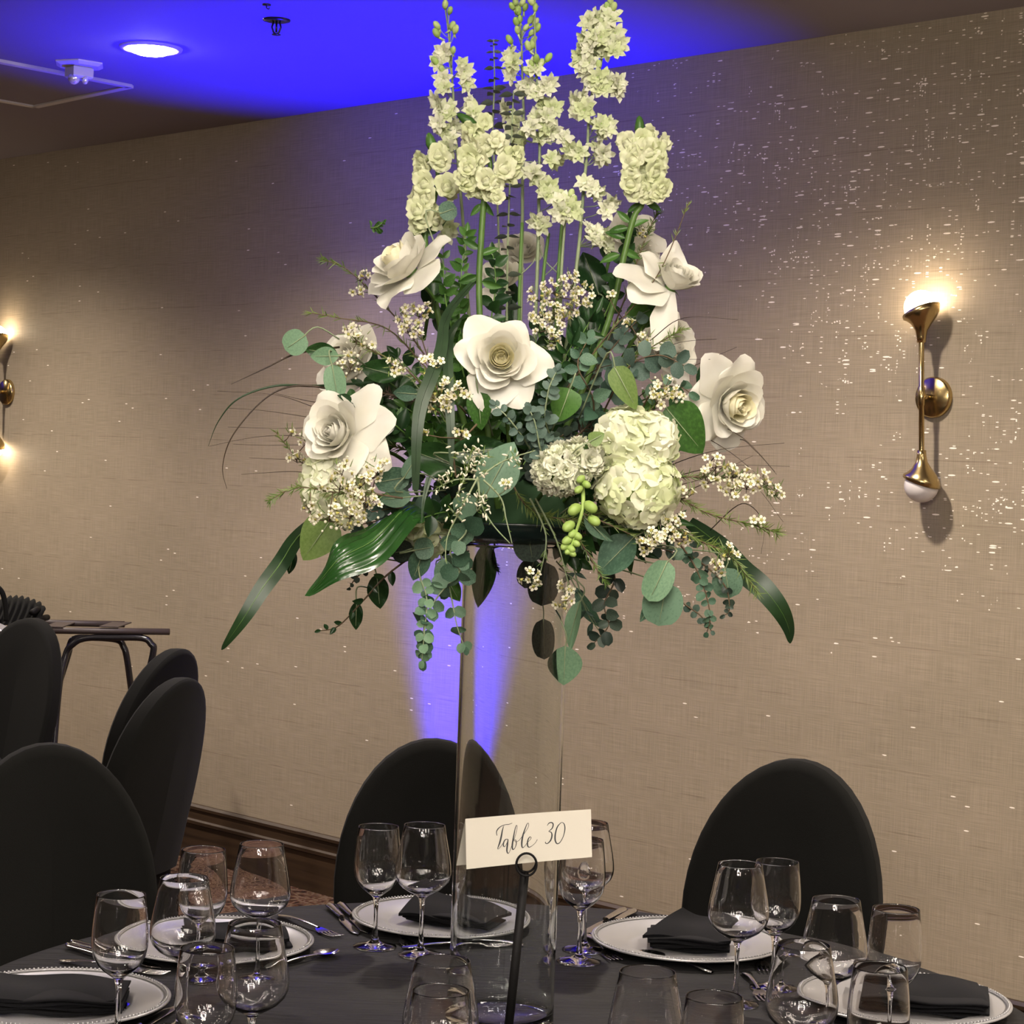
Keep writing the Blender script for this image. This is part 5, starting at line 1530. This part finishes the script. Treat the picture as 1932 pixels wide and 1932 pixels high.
S_(790, 1065, 40, 62, -110, 'oval_euc', -.15, 'pale green leaf below the small hanging hydrangea')
S_(1126, 826, 26, 30, 30, 'heart_lime', -.30, 'tiny lime leaf at the left of the large hydrangea', name='green_leaf')
S_(1225, 585, 60, 96, 25, 'oval_mid', -.04, 'large green leaf behind the hanging petal', name='green_leaf')
S_(1115, 515, 56, 88, 110, 'oval_dark', .02, 'dark leaf left of the upper right rose', name='green_leaf')
S_(1112, 600, 60, 96, 80, 'lance_dark', .00, 'dark leaf in the middle right of the arrangement', name='green_leaf')
S_(700, 745, 40, 60, 130, 'oval_dark', -.02, 'dark leaf above the right petal of the left rose', name='green_leaf')

# ------------------------------------------------------------------ long strap leaves and the glossy broad leaf
def strap(pts_px, wid, label, mat='strap_leaf', name='strap_leaf', nrm=None, nu=8, fold=.1, cat='leaf', veins=False, wave=0.0):
    """pts_px = (px, py, dz); wid(v) half width in pixels"""
    pts = bez([B(*p) for p in pts_px], 6)
    t = thing(name, label, cat, pts[0])
    m = len(pts) - 1
    def fn(u, v):
        k = v * m; i = min(int(k), m - 1); f = k - i
        p = pts[i].lerp(pts[i + 1], f)
        d = (pts[i + 1] - pts[i]).normalized()
        nn = nrm(v) if nrm else CT
        s_ = d.cross(nn).normalized()
        w_ = wid(v) * PXM
        q = (u - .5) * 2
        n2 = s_.cross(d)
        return p + s_ * q * w_ + n2 * (-abs(q) * w_ * fold + wave * w_ * sin(q * 2.2 * pi * 3) * (1 - abs(q)) * .12 + wave * w_ * .25 * sin(v * 11 + q))
    part('blade', MB().grid(nu, 28, fn), mat, t, True, True)
    part('midrib', MB().tube([fn(.5, v / 14) + CT * .0006 for v in range(14)], [.0010 * (1 - v / 15) for v in range(14)], 5), 'green_stem' if mat != 'grass_blade' else mat, t, True, True)
    return t
strap([(590, 985, -.05), (556, 1020, -.1), (530, 1062, -.14), (495, 1110, -.17), (465, 1158, -.18), (440, 1195, -.17), (418, 1226, -.15)], lambda v: 15 * sin(pi * (v * .9 + .1) ** .8) ** .7 + 1, 'long dark strap leaf pointing down at the far left')
strap([(790, 955, -.12), (755, 975, -.2), (710, 1005, -.24), (660, 1045, -.26), (620, 1080, -.26), (575, 1124, -.24)], lambda v: 46 * sin(pi * (v * .97 + .03) ** .82) ** .8 + .5, 'broad glossy green leaf with bright streaks at lower left', 'ruscus_leaf', 'glossy_leaf', nu=22, fold=.25, wave=1.0, nrm=lambda v: CT * .8 + CU * .55 + CR * (-.25))
strap([(1300, 985, -.02), (1360, 1030, -.06), (1400, 1075, -.1), (1440, 1110, -.12), (1472, 1150, -.12), (1488, 1185, -.1), (1491, 1214, -.08)], lambda v: 20 * sin(pi * (v * .88 + .12) ** .95) ** .75 + 1, 'long dark strap leaf curling down at the far right')
strap([(905, 520, -.1), (845, 590, -.2), (832, 660, -.27), (812, 715, -.31), (794, 765, -.33), (786, 830, -.34), (784, 925, -.33)], lambda v: 3 + 9 * sin(pi * min(1, v * .95)) ** .8, 'long grass blade arching down in front, left of the centre rose', 'grass_blade', 'grass_leaf')
strap([(870, 600, -.1), (848, 640, -.22), (846, 720, -.28), (850, 800, -.3), (852, 880, -.3)], lambda v: 2 + 7 * sin(pi * v) ** .8, 'second grass blade hanging just right of the first', 'grass_blade', 'grass_leaf')
strap([(810, 900, -.3), (800, 940, -.31), (795, 985, -.31)], lambda v: 5 * (1 - v) + .6, 'short grass tip below the long grass blade', 'grass_blade', 'grass_leaf')
def arc(pts_px, r, label, mat='grass_blade', name='bear_grass'):
    pts = bez([B(*p) for p in pts_px], 7)
    t = thing(name, label, 'grass', pts[0])
    n_ = len(pts)
    part('blade', MB().tube(pts, [max(.0003, r * PXM * (1 - (i / n_) ** 2)) for i in range(n_)], 6), mat, t, True, True)
    return t
arc([(720, 720, -.05), (600, 728, -.12), (520, 728, -.15), (450, 752, -.16), (412, 795, -.15), (393, 842, -.13)], 2.6, 'outermost long grass arc bending down at far left')
arc([(740, 790, -.05), (640, 740, -.12), (560, 728, -.14), (500, 752, -.15), (440, 820, -.16), (420, 880, -.15), (428, 922, -.13)], 2.2, 'second long grass arc at far left, ending lower', 'brown_grass')
arc([(640, 655, -.05), (560, 667, -.1), (500, 695, -.12), (436, 725, -.13)], 2.2, 'straight dark grass blade below the round leaf at far left', 'brown_grass')
for k, q in enumerate((((600, 770), (520, 745), (410, 738)), ((600, 790), (500, 775), (430, 770)), ((620, 800), (560, 808), (430, 806)), ((560, 822), (480, 825), (395, 842)), ((600, 840), (500, 840), (440, 838)), ((580, 868), (520, 866), (470, 864)), ((560, 890), (500, 892), (455, 895)), ((600, 760), (560, 752), (520, 742)))):
    arc([(q[0][0] + 60, q[0][1] + 10, -.03), (q[0][0], q[0][1], -.06), (q[1][0], q[1][1], -.08), (q[2][0], q[2][1], -.1)], .8, 'hair-thin grass blade fanning out at left, ' + ('topmost', 'second', 'third', 'fourth', 'fifth', 'sixth', 'lowest', 'shortest')[k], 'brown_grass', 'thin_grass')
for k, q in enumerate((((1230, 640), (1290, 600), (1392, 603)), ((1200, 700), (1270, 650), (1352, 640)), ((1130, 695), (1240, 680), (1340, 678)), ((1230, 730), (1310, 690), (1390, 655)), ((1300, 820), (1380, 855), (1476, 940)), ((1330, 800), (1400, 825), (1462, 890)), ((1240, 890), (1350, 850), (1480, 836)), ((1250, 910), (1360, 880), (1490, 880)), ((1290, 930), (1400, 900), (1478, 985)), ((1400, 950), (1440, 985), (1436, 1045)), ((1180, 940), (1320, 905), (1420, 860)), ((1390, 830), (1425, 850), (1465, 895)))):
    arc([(q[0][0] - 60, q[0][1] + 50, -.05), (q[0][0], q[0][1], -.12), (q[1][0], q[1][1], -.18), (q[2][0], q[2][1], -.2)], 1.0, 'hair-thin brown grass blade at right, ' + ('topmost', 'second from top', 'crossing the pale rose', 'between the two right roses', 'under the right rose', 'short one under the right rose', 'longest toward the right', 'pointing level right', 'curling down at the tip', 'hanging lowest', 'rising over the waxflower', 'beside the right rose petal tip')[k], 'brown_grass', 'thin_grass')

# ------------------------------------------------------------------ leafy branches
def branch(pts_px, key, l_, w_, step, label, group=None, name='leafy_stem', stem='green_stem', t0=.15, both=True, cat='greenery', spread=.9, r=.0016, up=.25, nr=.5, tipleaf=True):
    pts = bez([B(*p) for p in pts_px], 6)
    t = thing(name, label, cat, pts[0], group)
    n_ = len(pts)
    part('stem', MB().tube(pts, [r * (1 - .6 * i / n_) for i in range(n_)], 6), stem, t, True, True)
    acc = 0; tot = sum((pts[i + 1] - pts[i]).length for i in range(n_ - 1)); nxt = tot * t0; side = 1
    for i in range(n_ - 1):
        seg = (pts[i + 1] - pts[i]).length
        d = (pts[i + 1] - pts[i]).normalized()
        while acc + seg > nxt:
            p = pts[i].lerp(pts[i + 1], (nxt - acc) / seg)
            fr = nxt / tot
            for s_ in ((side, -side) if both else (side,)):
                sd = d.cross(CT + rv(.9)).normalized() * s_
                dd = sd * spread + d * (1 - spread * .5) + rv(.48)
                k = (1 - .35 * fr) * RND.uniform(.68, 1.2)
                put_leaf(LM[key], p, dd, CT + rv(nr), l_ * k, w_ * k, t)
            side = -side
            nxt += step * RND.uniform(.7, 1.35) * (1 - .3 * fr)
        acc += seg
    if tipleaf: put_leaf(LM[key], pts[-1], pts[-1] - pts[-2], CT + rv(nr), l_ * .6, w_ * .5, t)
    return t
# trailing stems that can be told apart
branch([(790, 1040, -.1), (730, 1085, -.14), (690, 1128, -.15), (640, 1180, -.14), (606, 1190, -.13)], 'oval_dark', .020, .011, .022, 'thin red-stemmed sprig trailing down left below the glossy leaf', stem='brown_stem', name='eucalyptus_sprig', both=False)
branch([(770, 1020, -.1), (700, 1068, -.13), (672, 1090, -.14), (660, 1108, -.13)], 'round_dark', .013, .012, .016, 'short sprig of tiny dark round leaves under the glossy leaf', stem='brown_stem', name='eucalyptus_sprig')
branch([(860, 1000, -.1), (870, 1070, -.14), (830, 1120, -.16), (802, 1170, -.17), (798, 1245, -.17)], 'round_euc', .027, .024, .019, 'round-leaved eucalyptus trailing in front of the blue glow', name='eucalyptus_sprig', stem='pale_stem', t0=.25)
branch([(800, 1010, -.12), (790, 1075, -.15), (805, 1130, -.17), (800, 1200, -.18), (796, 1246, -.18)], 'round_pale', .020, .017, .017, 'paler eucalyptus sprig beside the trailing round-leaved one', name='eucalyptus_sprig', stem='pale_stem', t0=.4)
branch([(830, 1040, -.1), (850, 1120, -.13), (862, 1180, -.14), (876, 1220, -.14)], 'round_euc', .022, .018, .024, 'small eucalyptus sprig ending at the left edge of the vase', name='eucalyptus_sprig', stem='pale_stem')
branch([(1140, 1040, -.1), (1160, 1090, -.14), (1140, 1140, -.15), (1148, 1180, -.15), (1122, 1212, -.14)], 'round_dark', .026, .020, .020, 'dark reddish eucalyptus sprig hanging right of the vase', name='eucalyptus_sprig', stem='brown_stem', t0=.35, both=True)
branch([(1080, 1060, -.02), (1095, 1120, -.03), (1110, 1160, -.03), (1130, 1190, -.02)], 'lance_grey', .030, .010, .028, 'grey willowy sprig between the hanging pale leaves', name='eucalyptus_sprig', stem='pale_stem')
branch([(1260, 1000, -.1), (1300, 1050, -.16), (1325, 1100, -.17), (1340, 1160, -.17), (1334, 1192, -.16)], 'round_euc', .018, .015, .014, 'seeded eucalyptus cluster hanging at lower right, greyish', name='eucalyptus_sprig', stem='brown_stem', t0=.3)
branch([(1290, 1040, -.1), (1340, 1075, -.14), (1370, 1110, -.15), (1376, 1150, -.15), (1368, 1160, -.15)], 'round_dark', .015, .012, .016, 'dark seeded sprig with a round tip near the right strap leaf', name='eucalyptus_sprig', stem='brown_stem')
branch([(1250, 1080, -.12), (1280, 1130, -.15), (1320, 1160, -.16), (1342, 1190, -.16)], 'round_grey', .013, .012, .014, 'tiny-leaved sprig hanging lowest at lower right', name='eucalyptus_sprig', stem='brown_stem')
branch([(1060, 860, -.2), (1030, 800, -.26), (1034, 740, -.28), (1050, 700, -.28)], 'round_grey', .020, .016, .012, 'grey baby eucalyptus rising right of the centre rose', name='eucalyptus_sprig', stem='pale_stem', t0=.05)
branch([(1020, 880, -.2), (990, 830, -.26), (960, 790, -.28), (935, 765, -.28)], 'round_grey', .019, .014, .012, 'grey baby eucalyptus directly under the centre rose', name='eucalyptus_sprig', stem='pale_stem', t0=.05)
branch([(1040, 900, -.2), (1020, 850, -.27), (1010, 800, -.29), (1000, 775, -.29)], 'round_grey', .022, .018, .014, 'second grey baby eucalyptus under the centre rose', name='eucalyptus_sprig', stem='pale_stem', t0=.05)
branch([(1110, 850, -.1), (1120, 760, -.18), (1090, 690, -.2), (1110, 640, -.18)], 'oval_euc', .034, .024, .024, 'blue-grey eucalyptus rising in the middle right', name='eucalyptus_sprig', stem='brown_stem', t0=.1)
branch([(1120, 820, -.1), (1180, 700, -.2), (1240, 670, -.22), (1290, 690, -.22)], 'round_grey', .036, .028, .028, 'blue-grey eucalyptus arching toward the pale right rose', name='eucalyptus_sprig', stem='brown_stem', t0=.2)
branch([(1180, 840, -.1), (1230, 740, -.19), (1280, 730, -.2), (1300, 740, -.2)], 'round_euc', .030, .022, .028, 'green eucalyptus sprig below the pale right rose', name='eucalyptus_sprig', stem='brown_stem', t0=.3)
branch([(850, 960, -.2), (880, 1000, -.25), (850, 1040, -.26), (870, 1080, -.24)], 'round_euc', .034, .032, .026, 'broad round eucalyptus drooping over the dish at left', name='eucalyptus_sprig', stem='pale_stem', t0=.1)
branch([(700, 430, .05), (712, 428, .04), (722, 420, .04)], 'spat_mid', .013, .006, .005, 'tiny bright green tuft behind the creamy rose', name='green_tuft', t0=0)
branch([(900, 800, .0), (860, 650, -.08), (840, 560, -.12), (836, 470, -.12)], 'oval_mid', .030, .018, .017, 'bushy bright leaves right of the creamy rose', t0=.35)
branch([(910, 800, .0), (870, 640, -.06), (870, 520, -.10), (880, 440, -.10)], 'oval_mid', .028, .016, .018, 'leafy stem left of the thick snapdragon stem', t0=.35)
branch([(940, 800, .02), (925, 640, -.04), (935, 540, -.06), (930, 480, -.06)], 'oval_dark', .032, .020, .018, 'dark leafy stem right of the thick snapdragon stem', t0=.3)
branch([(1050, 800, .02), (1130, 620, .0), (1170, 520, -.02), (1186, 420, -.03)], 'oval_dark', .034, .022, .020, 'dark leafy stem under the right snapdragon', t0=.3)
# dark bushy filling
EDGE = [(470, 830, 880), (520, 800, 1180), (560, 780, 1240), (620, 710, 1280), (700, 650, 1310), (780, 660, 1330), (860, 640, 1350), (940, 660, 1360), (1000, 640, 1350), (1050, 720, 1320), (1080, 820, 1280)]
def edges(y):
    for (y0, a0, b0), (y1, a1, b1) in zip(EDGE, EDGE[1:]):
        if y0 <= y <= y1:
            k = (y - y0) / (y1 - y0); return a0 + (a1 - a0) * k, b0 + (b1 - b0) * k
    return 800, 1100
LANDM = [(945, 672, 'the centre rose'), (744, 480, 'the creamy upper left rose'), (1255, 520, 'the upper right rose'), (640, 812, 'the split left rose'), (1380, 760, 'the right rose'), (640, 668, 'the half-hidden left rose'), (1290, 650, 'the pale right rose'),
         (1205, 900, 'the large hydrangea'), (640, 930, 'the lower left hydrangea'), (1060, 888, 'the stock bloom'), (1088, 990, 'the lime bud spike'), (786, 800, 'the long grass blade'), (835, 745, 'the dense waxflower left of centre'),
         (1050, 580, 'the big waxflower spray'), (942, 886, 'the dotted grey leaf'), (1180, 732, 'the lime oval leaf'), (690, 1040, 'the glossy broad leaf'), (1292, 812, 'the cracked leaf'), (1162, 1048, 'the folded lower leaf'), (800, 1014, 'the small hanging hydrangea'), (908, 520, 'the thick snapdragon stem')]
SEEN = set()
def fill_label(x, y, kind):
    best = sorted(LANDM, key=lambda l: math.hypot(l[0] - x, l[1] - y))
    for l in best:
        dx, dy = x - l[0], y - l[1]
        for rel in ((('right of' if dx > 0 else 'left of') if abs(dx) > abs(dy) else ('below' if dy > 0 else 'above')), (('below' if dy > 0 else 'above') if abs(dx) > abs(dy) else ('right of' if dx > 0 else 'left of'))):
            s_ = '%s stem behind the blooms, %s %s' % (kind, rel, l[2])
            if s_ not in SEEN:
                SEEN.add(s_); return s_
KW = {'oval_dark': 'dark oval-leaved', 'lance_dark': 'dark narrow-leaved', 'round_dark': 'dark round-leaved', 'oval_mid': 'green oval-leaved', 'round_grey': 'grey round-leaved', 'spat_mid': 'small green-leaved'}
FILL = [('oval_dark', .044, .028, .022, 'green_stem'), ('oval_dark', .038, .024, .020, 'green_stem'), ('lance_dark', .052, .020, .020, 'green_stem'), ('round_dark', .030, .026, .018, 'brown_stem'), ('oval_mid', .034, .020, .020, 'green_stem'), ('round_grey', .024, .020, .016, 'brown_stem'), ('spat_mid', .032, .015, .018, 'green_stem'), ('oval_dark', .040, .026, .022, 'green_stem')]
for k in range(62):
    y = 560 + 500 * ((k * .61803) % 1.0)
    a, b = edges(y)
    x = a + (b - a) * ((k * .75487 + .1) % 1.0)
    if y < 640 and 900 < x < 1090 and k % 3: y += 130
    dz = RND.uniform(-.20, .14) * (1 if y > 640 else .6)
    key, l_, w_, st_, sm = FILL[k % len(FILL)]
    x0 = 955 + (x - 955) * .35; y0 = 985 + (y - 985) * .35
    xm = 955 + (x - 955) * .72; ym = 985 + (y - 985) * .75 - 12
    branch([(x0, y0, dz * .3), (xm, ym, dz * .8), (x, y, dz)], key, l_, w_, st_, fill_label(x, y, KW[key]), 'dark greenery packed inside the arrangement', stem=sm, t0=.12)

# ------------------------------------------------------------------ waxflower sprigs: needles, twigs, blossoms
def waxflower(pts_px, clusters, label, dz, needles=70, nl=15, mat='needle', nspan=(.1, 1.0), twig='brown_stem'):
    tiny = 'bud' in label and twig == 'pale_stem'
    pts = bez([B(x, y, dz + (q[0] if q else 0)) for x, y, *q in pts_px], 6)
    t = thing('waxflower_sprig', label, 'waxflower', pts[0], 'waxflower sprigs')
    n_ = len(pts)
    tw = MB().tube(pts, [.0015 * (1 - .6 * i / n_) for i in range(n_)], 5)
    nd = MB()
    def needle(p, d, l_):
        s_ = d.cross(CT + rv(.4)).normalized() * .0007
        nd.add([p - s_, p + s_, p + d * l_ * .6 + s_ * .8, p + d * l_, p + d * l_ * .6 - s_ * .8], [(0, 1, 2, 3, 4)])
    for k in range(needles):
        f = nspan[0] + (nspan[1] - nspan[0]) * RND.random()
        i = min(int(f * (n_ - 1)), n_ - 2)
        p = pts[i].lerp(pts[i + 1], RND.random())
        d = ((pts[i + 1] - pts[i]).normalized() * .8 + rv(.8)).normalized()
        needle(p, d, nl * PXM * RND.uniform(.7, 1.3))
    for (cx, cy, r_, nb, nbud) in clusters:
        c = B(cx, cy, dz - .01)
        q = min(pts, key=lambda q_: (q_ - c).length)
        tw.tube([q, q.lerp(c, .5) - CU * .003, c - CU * r_ * PXM * .4], .0008, 4)
        for k in range(0 if tiny else nb):
            a = k * 2.4 + RND.random() * 1.5; rr = r_ * 1.25 * sqrt((k + .5) / nb) * RND.uniform(.8, 1.15)
            p = c + CR * cos(a) * rr * PXM + CU * sin(a) * rr * PXM * .9 + CT * RND.uniform(0, .012)
            tw.tube([c - CT * .008 - CU * .006, p], .0005, 3)
            put_piece('blossom', WAX, p, CT * .8 + CR * cos(a) * .7 + CU * sin(a) * .7 + rv(.7), RND.uniform(.80, 1.08), t)
        for k in range(nbud + nb * 2 if tiny else 0):
            p = c + rv(1) * r_ * PXM * 1.5
            put_piece('bud', PBUD, p, rv(1), RND.uniform(.8, 1.2), t)
        for k in range(0 if tiny else nbud):
            p = c + rv(1) * r_ * PXM * 1.1
            put_piece('bud', WBUD, p, CU + rv(.6), RND.uniform(.8, 1.3), t)
        for k in range(5):
            p = c + rv(1) * r_ * PXM * .8
            needle(p, (p - c + CU * .01 + rv(.01)).normalized(), nl * PXM)
    part('twigs', tw, twig, t, True, True)
    part('needles', nd, mat, t, False, True, kind='stuff')
    return t
WX = waxflower
WX([(860, 760), (780, 640), (710, 560), (650, 505), (606, 490)], [(676, 548, 10, 3, 3), (690, 520, 8, 2, 3)], 'waxflower sprig reaching up left under the creamy rose', -.08, 90, 16)
WX([(880, 780), (800, 690), (730, 620), (640, 600), (584, 590)], [(660, 625, 12, 4, 4)], 'waxflower sprig pointing left above the half-hidden left rose', -.10, 70, 18)
WX([(850, 760), (810, 680), (790, 620)], [(790, 590, 20, 9, 2), (775, 622, 16, 7, 1), (762, 600, 12, 4, 2)], 'waxflower cluster below the creamy rose', -.14, 40)
WX([(840, 780), (770, 700), (700, 660), (670, 640)], [(672, 640, 24, 6, 10), (660, 690, 22, 5, 12), (745, 690, 14, 6, 3)], 'waxflower over the half-hidden left rose, mostly buds', -.13, 80)
WX([(860, 900), (850, 820), (835, 760)], [(830, 740, 22, 12, 3), (828, 760, 18, 9, 0), (866, 738, 14, 6, 0), (812, 690, 18, 7, 3)], 'dense waxflower cluster left of the centre rose', -.28, 30)
WX([(760, 900), (660, 900), (580, 880), (520, 815)], [(578, 830, 14, 4, 6), (560, 865, 14, 3, 8), (548, 815, 8, 1, 3)], 'waxflower sprig at far left below the split rose', -.16, 80, 14)
WX([(760, 940), (690, 930), (640, 930), (560, 920), (508, 945)], [(640, 915, 26, 8, 8), (676, 915, 22, 10, 2), (690, 950, 24, 16, 4), (660, 970, 24, 14, 8), (620, 975, 24, 8, 10), (710, 885, 18, 9, 4), (645, 885, 20, 5, 6), (585, 960, 14, 3, 5)], 'thick waxflower covering the lower left hydrangea', -.25, 160, 16, 'needle')
WX([(1010, 860), (1030, 700), (1040, 620), (1050, 560)], [(1018, 560, 18, 7, 3), (1046, 545, 22, 9, 3), (1080, 535, 20, 9, 3), (1095, 560, 20, 9, 2), (1045, 590, 18, 8, 3), (1015, 590, 16, 6, 6), (1020, 620, 14, 4, 7), (1046, 640, 14, 7, 2), (1085, 580, 16, 7, 1), (1065, 600, 12, 5, 2)], 'large waxflower spray right of the centre above the rose', -.06, 140, 16)
WX([(1000, 840), (1050, 760), (1140, 640), (1240, 520), (1300, 380)], [(1150, 560, 8, 1, 3)], 'thin waxflower twig crossing up to the right', -.10, 60, 14)
WX([(1100, 760), (1180, 560), (1210, 470), (1240, 400)], [(1212, 440, 10, 3, 4)], 'fine needled twig below the right snapdragon', -.02, 90, 18)
WX([(1120, 900), (1250, 900), (1350, 900), (1420, 905), (1462, 935)], [(1350, 880, 20, 8, 6), (1385, 895, 20, 10, 6), (1410, 915, 18, 8, 6), (1440, 905, 14, 5, 6), (1380, 925, 16, 7, 4), (1465, 925, 12, 3, 6), (1335, 905, 16, 6, 4)], 'waxflower spray reaching farthest right', -.20, 160, 18)
WX([(1120, 920), (1250, 930), (1340, 970), (1420, 990), (1468, 1005)], [(1430, 985, 10, 2, 4), (1300, 930, 10, 2, 3)], 'needled sprig ending in a green tip at far right', -.22, 170, 20)
WX([(1120, 940), (1220, 970), (1320, 1020), (1380, 1050), (1430, 1120)], [(1270, 980, 14, 7, 2), (1288, 1014, 14, 7, 0), (1262, 1000, 10, 5, 0), (1375, 1045, 14, 4, 3), (1355, 1070, 12, 4, 2)], 'bushy needled sprig at lower right above the strap leaf', -.24, 220, 20)
WX([(1080, 960), (1150, 990), (1215, 1020)], [(1222, 1025, 18, 9, 1), (1235, 1010, 12, 5, 0)], 'small waxflower cluster under the large hydrangea', -.25, 50)
WX([(1000, 940), (1030, 1010), (1020, 1080)], [(1006, 1092, 16, 7, 1)], 'waxflower hanging in front of the vase glass, left of two', -.20, 20, 14, twig='pale_stem')
WX([(1010, 940), (1050, 1020), (1072, 1100)], [(1068, 1112, 12, 4, 2), (1062, 1138, 14, 6, 0)], 'waxflower hanging in front of the vase glass, right of two', -.20, 20, 14, twig='pale_stem')
WX([(1060, 980), (1100, 1030), (1130, 1080), (1142, 1100)], [], 'bare green needled twig hanging right of the lime bud spike', -.24, 60, 16)
WX([(860, 940), (880, 890), (890, 850)], [(878, 862, 18, 5, 12), (912, 858, 14, 4, 8), (896, 880, 14, 4, 10)], 'tiny pinkish buds clustered below the centre rose', -.33, 20, twig='pale_stem')
WX([(905, 905), (860, 905), (826, 920)], [(852, 905, 10, 3, 6), (836, 915, 10, 3, 4)], 'sprig of tiny buds pointing left from the dotted leaf', -.33, 10, 10, twig='pale_stem')
WX([(902, 900), (870, 960), (845, 1010), (840, 1060)], [(872, 945, 9, 3, 4), (855, 968, 10, 3, 4)], 'drooping sprig of tiny buds left of the vase neck', -.33, 10, 10, twig='pale_stem')
WX([(902, 905), (908, 950), (930, 990), (962, 1025)], [(915, 965, 8, 2, 3), (905, 940, 9, 3, 4)], 'thin bud sprig drooping across the dish', -.33, 8, 10, twig='pale_stem')
WX([(912, 905), (945, 940), (955, 980), (966, 1025)], [(958, 915, 8, 2, 4)], 'thin pale twig hanging to the rim of the dish', -.33, 8, 10, twig='pale_stem')
WX([(905, 900), (950, 870), (1010, 850)], [(980, 875, 8, 1, 4), (968, 860, 8, 1, 3)], 'thin bud sprig crossing the dotted grey leaf', -.335, 8, 10, twig='pale_stem')
WX([(900, 800), (870, 830), (872, 812)], [(870, 815, 9, 3, 0), (795, 815, 9, 3, 0)], 'two lone waxflower blossoms left below the centre rose', -.30, 10, 10)
WX([(1200, 800), (1240, 760), (1262, 740)], [(1250, 735, 20, 9, 6), (1275, 745, 14, 5, 6), (1240, 755, 12, 4, 3)], 'waxflower cluster left of the right rose', -.20, 40)
WX([(1150, 700), (1220, 660), (1290, 620)], [(1215, 645, 14, 5, 3), (1190, 610, 8, 2, 3)], 'needled twig across the pale right rose', -.12, 90, 18)
WX([(830, 780), (790, 760), (700, 740), (640, 770)], [(700, 770, 8, 1, 3)], 'tangle of fine brown twigs right of the split left rose', -.05, 150, 20, 'brown_grass')
WX([(1100, 860), (1090, 740), (1080, 680), (1100, 640)], [], 'tangle of fine brown twigs in the middle right', .02, 180, 22, 'brown_grass')
WX([(1080, 830), (1130, 790), (1200, 770), (1290, 800)], [(1190, 770, 8, 1, 2)], 'brown twig running above the large hydrangea', -.16, 90, 18, 'brown_grass')
WX([(960, 900), (1000, 960), (1080, 980), (1160, 960)], [], 'needled green twigs over the dish to the right', -.18, 200, 22)
WX([(960, 960), (930, 1040), (938, 1075)], [], 'dark feathery tip hanging inside the vase glow', .02, 70, 10, 'strap_leaf')
WX([(880, 820), (850, 840), (780, 850), (700, 830)], [], 'needled twigs behind the long grass blade', -.10, 160, 20)
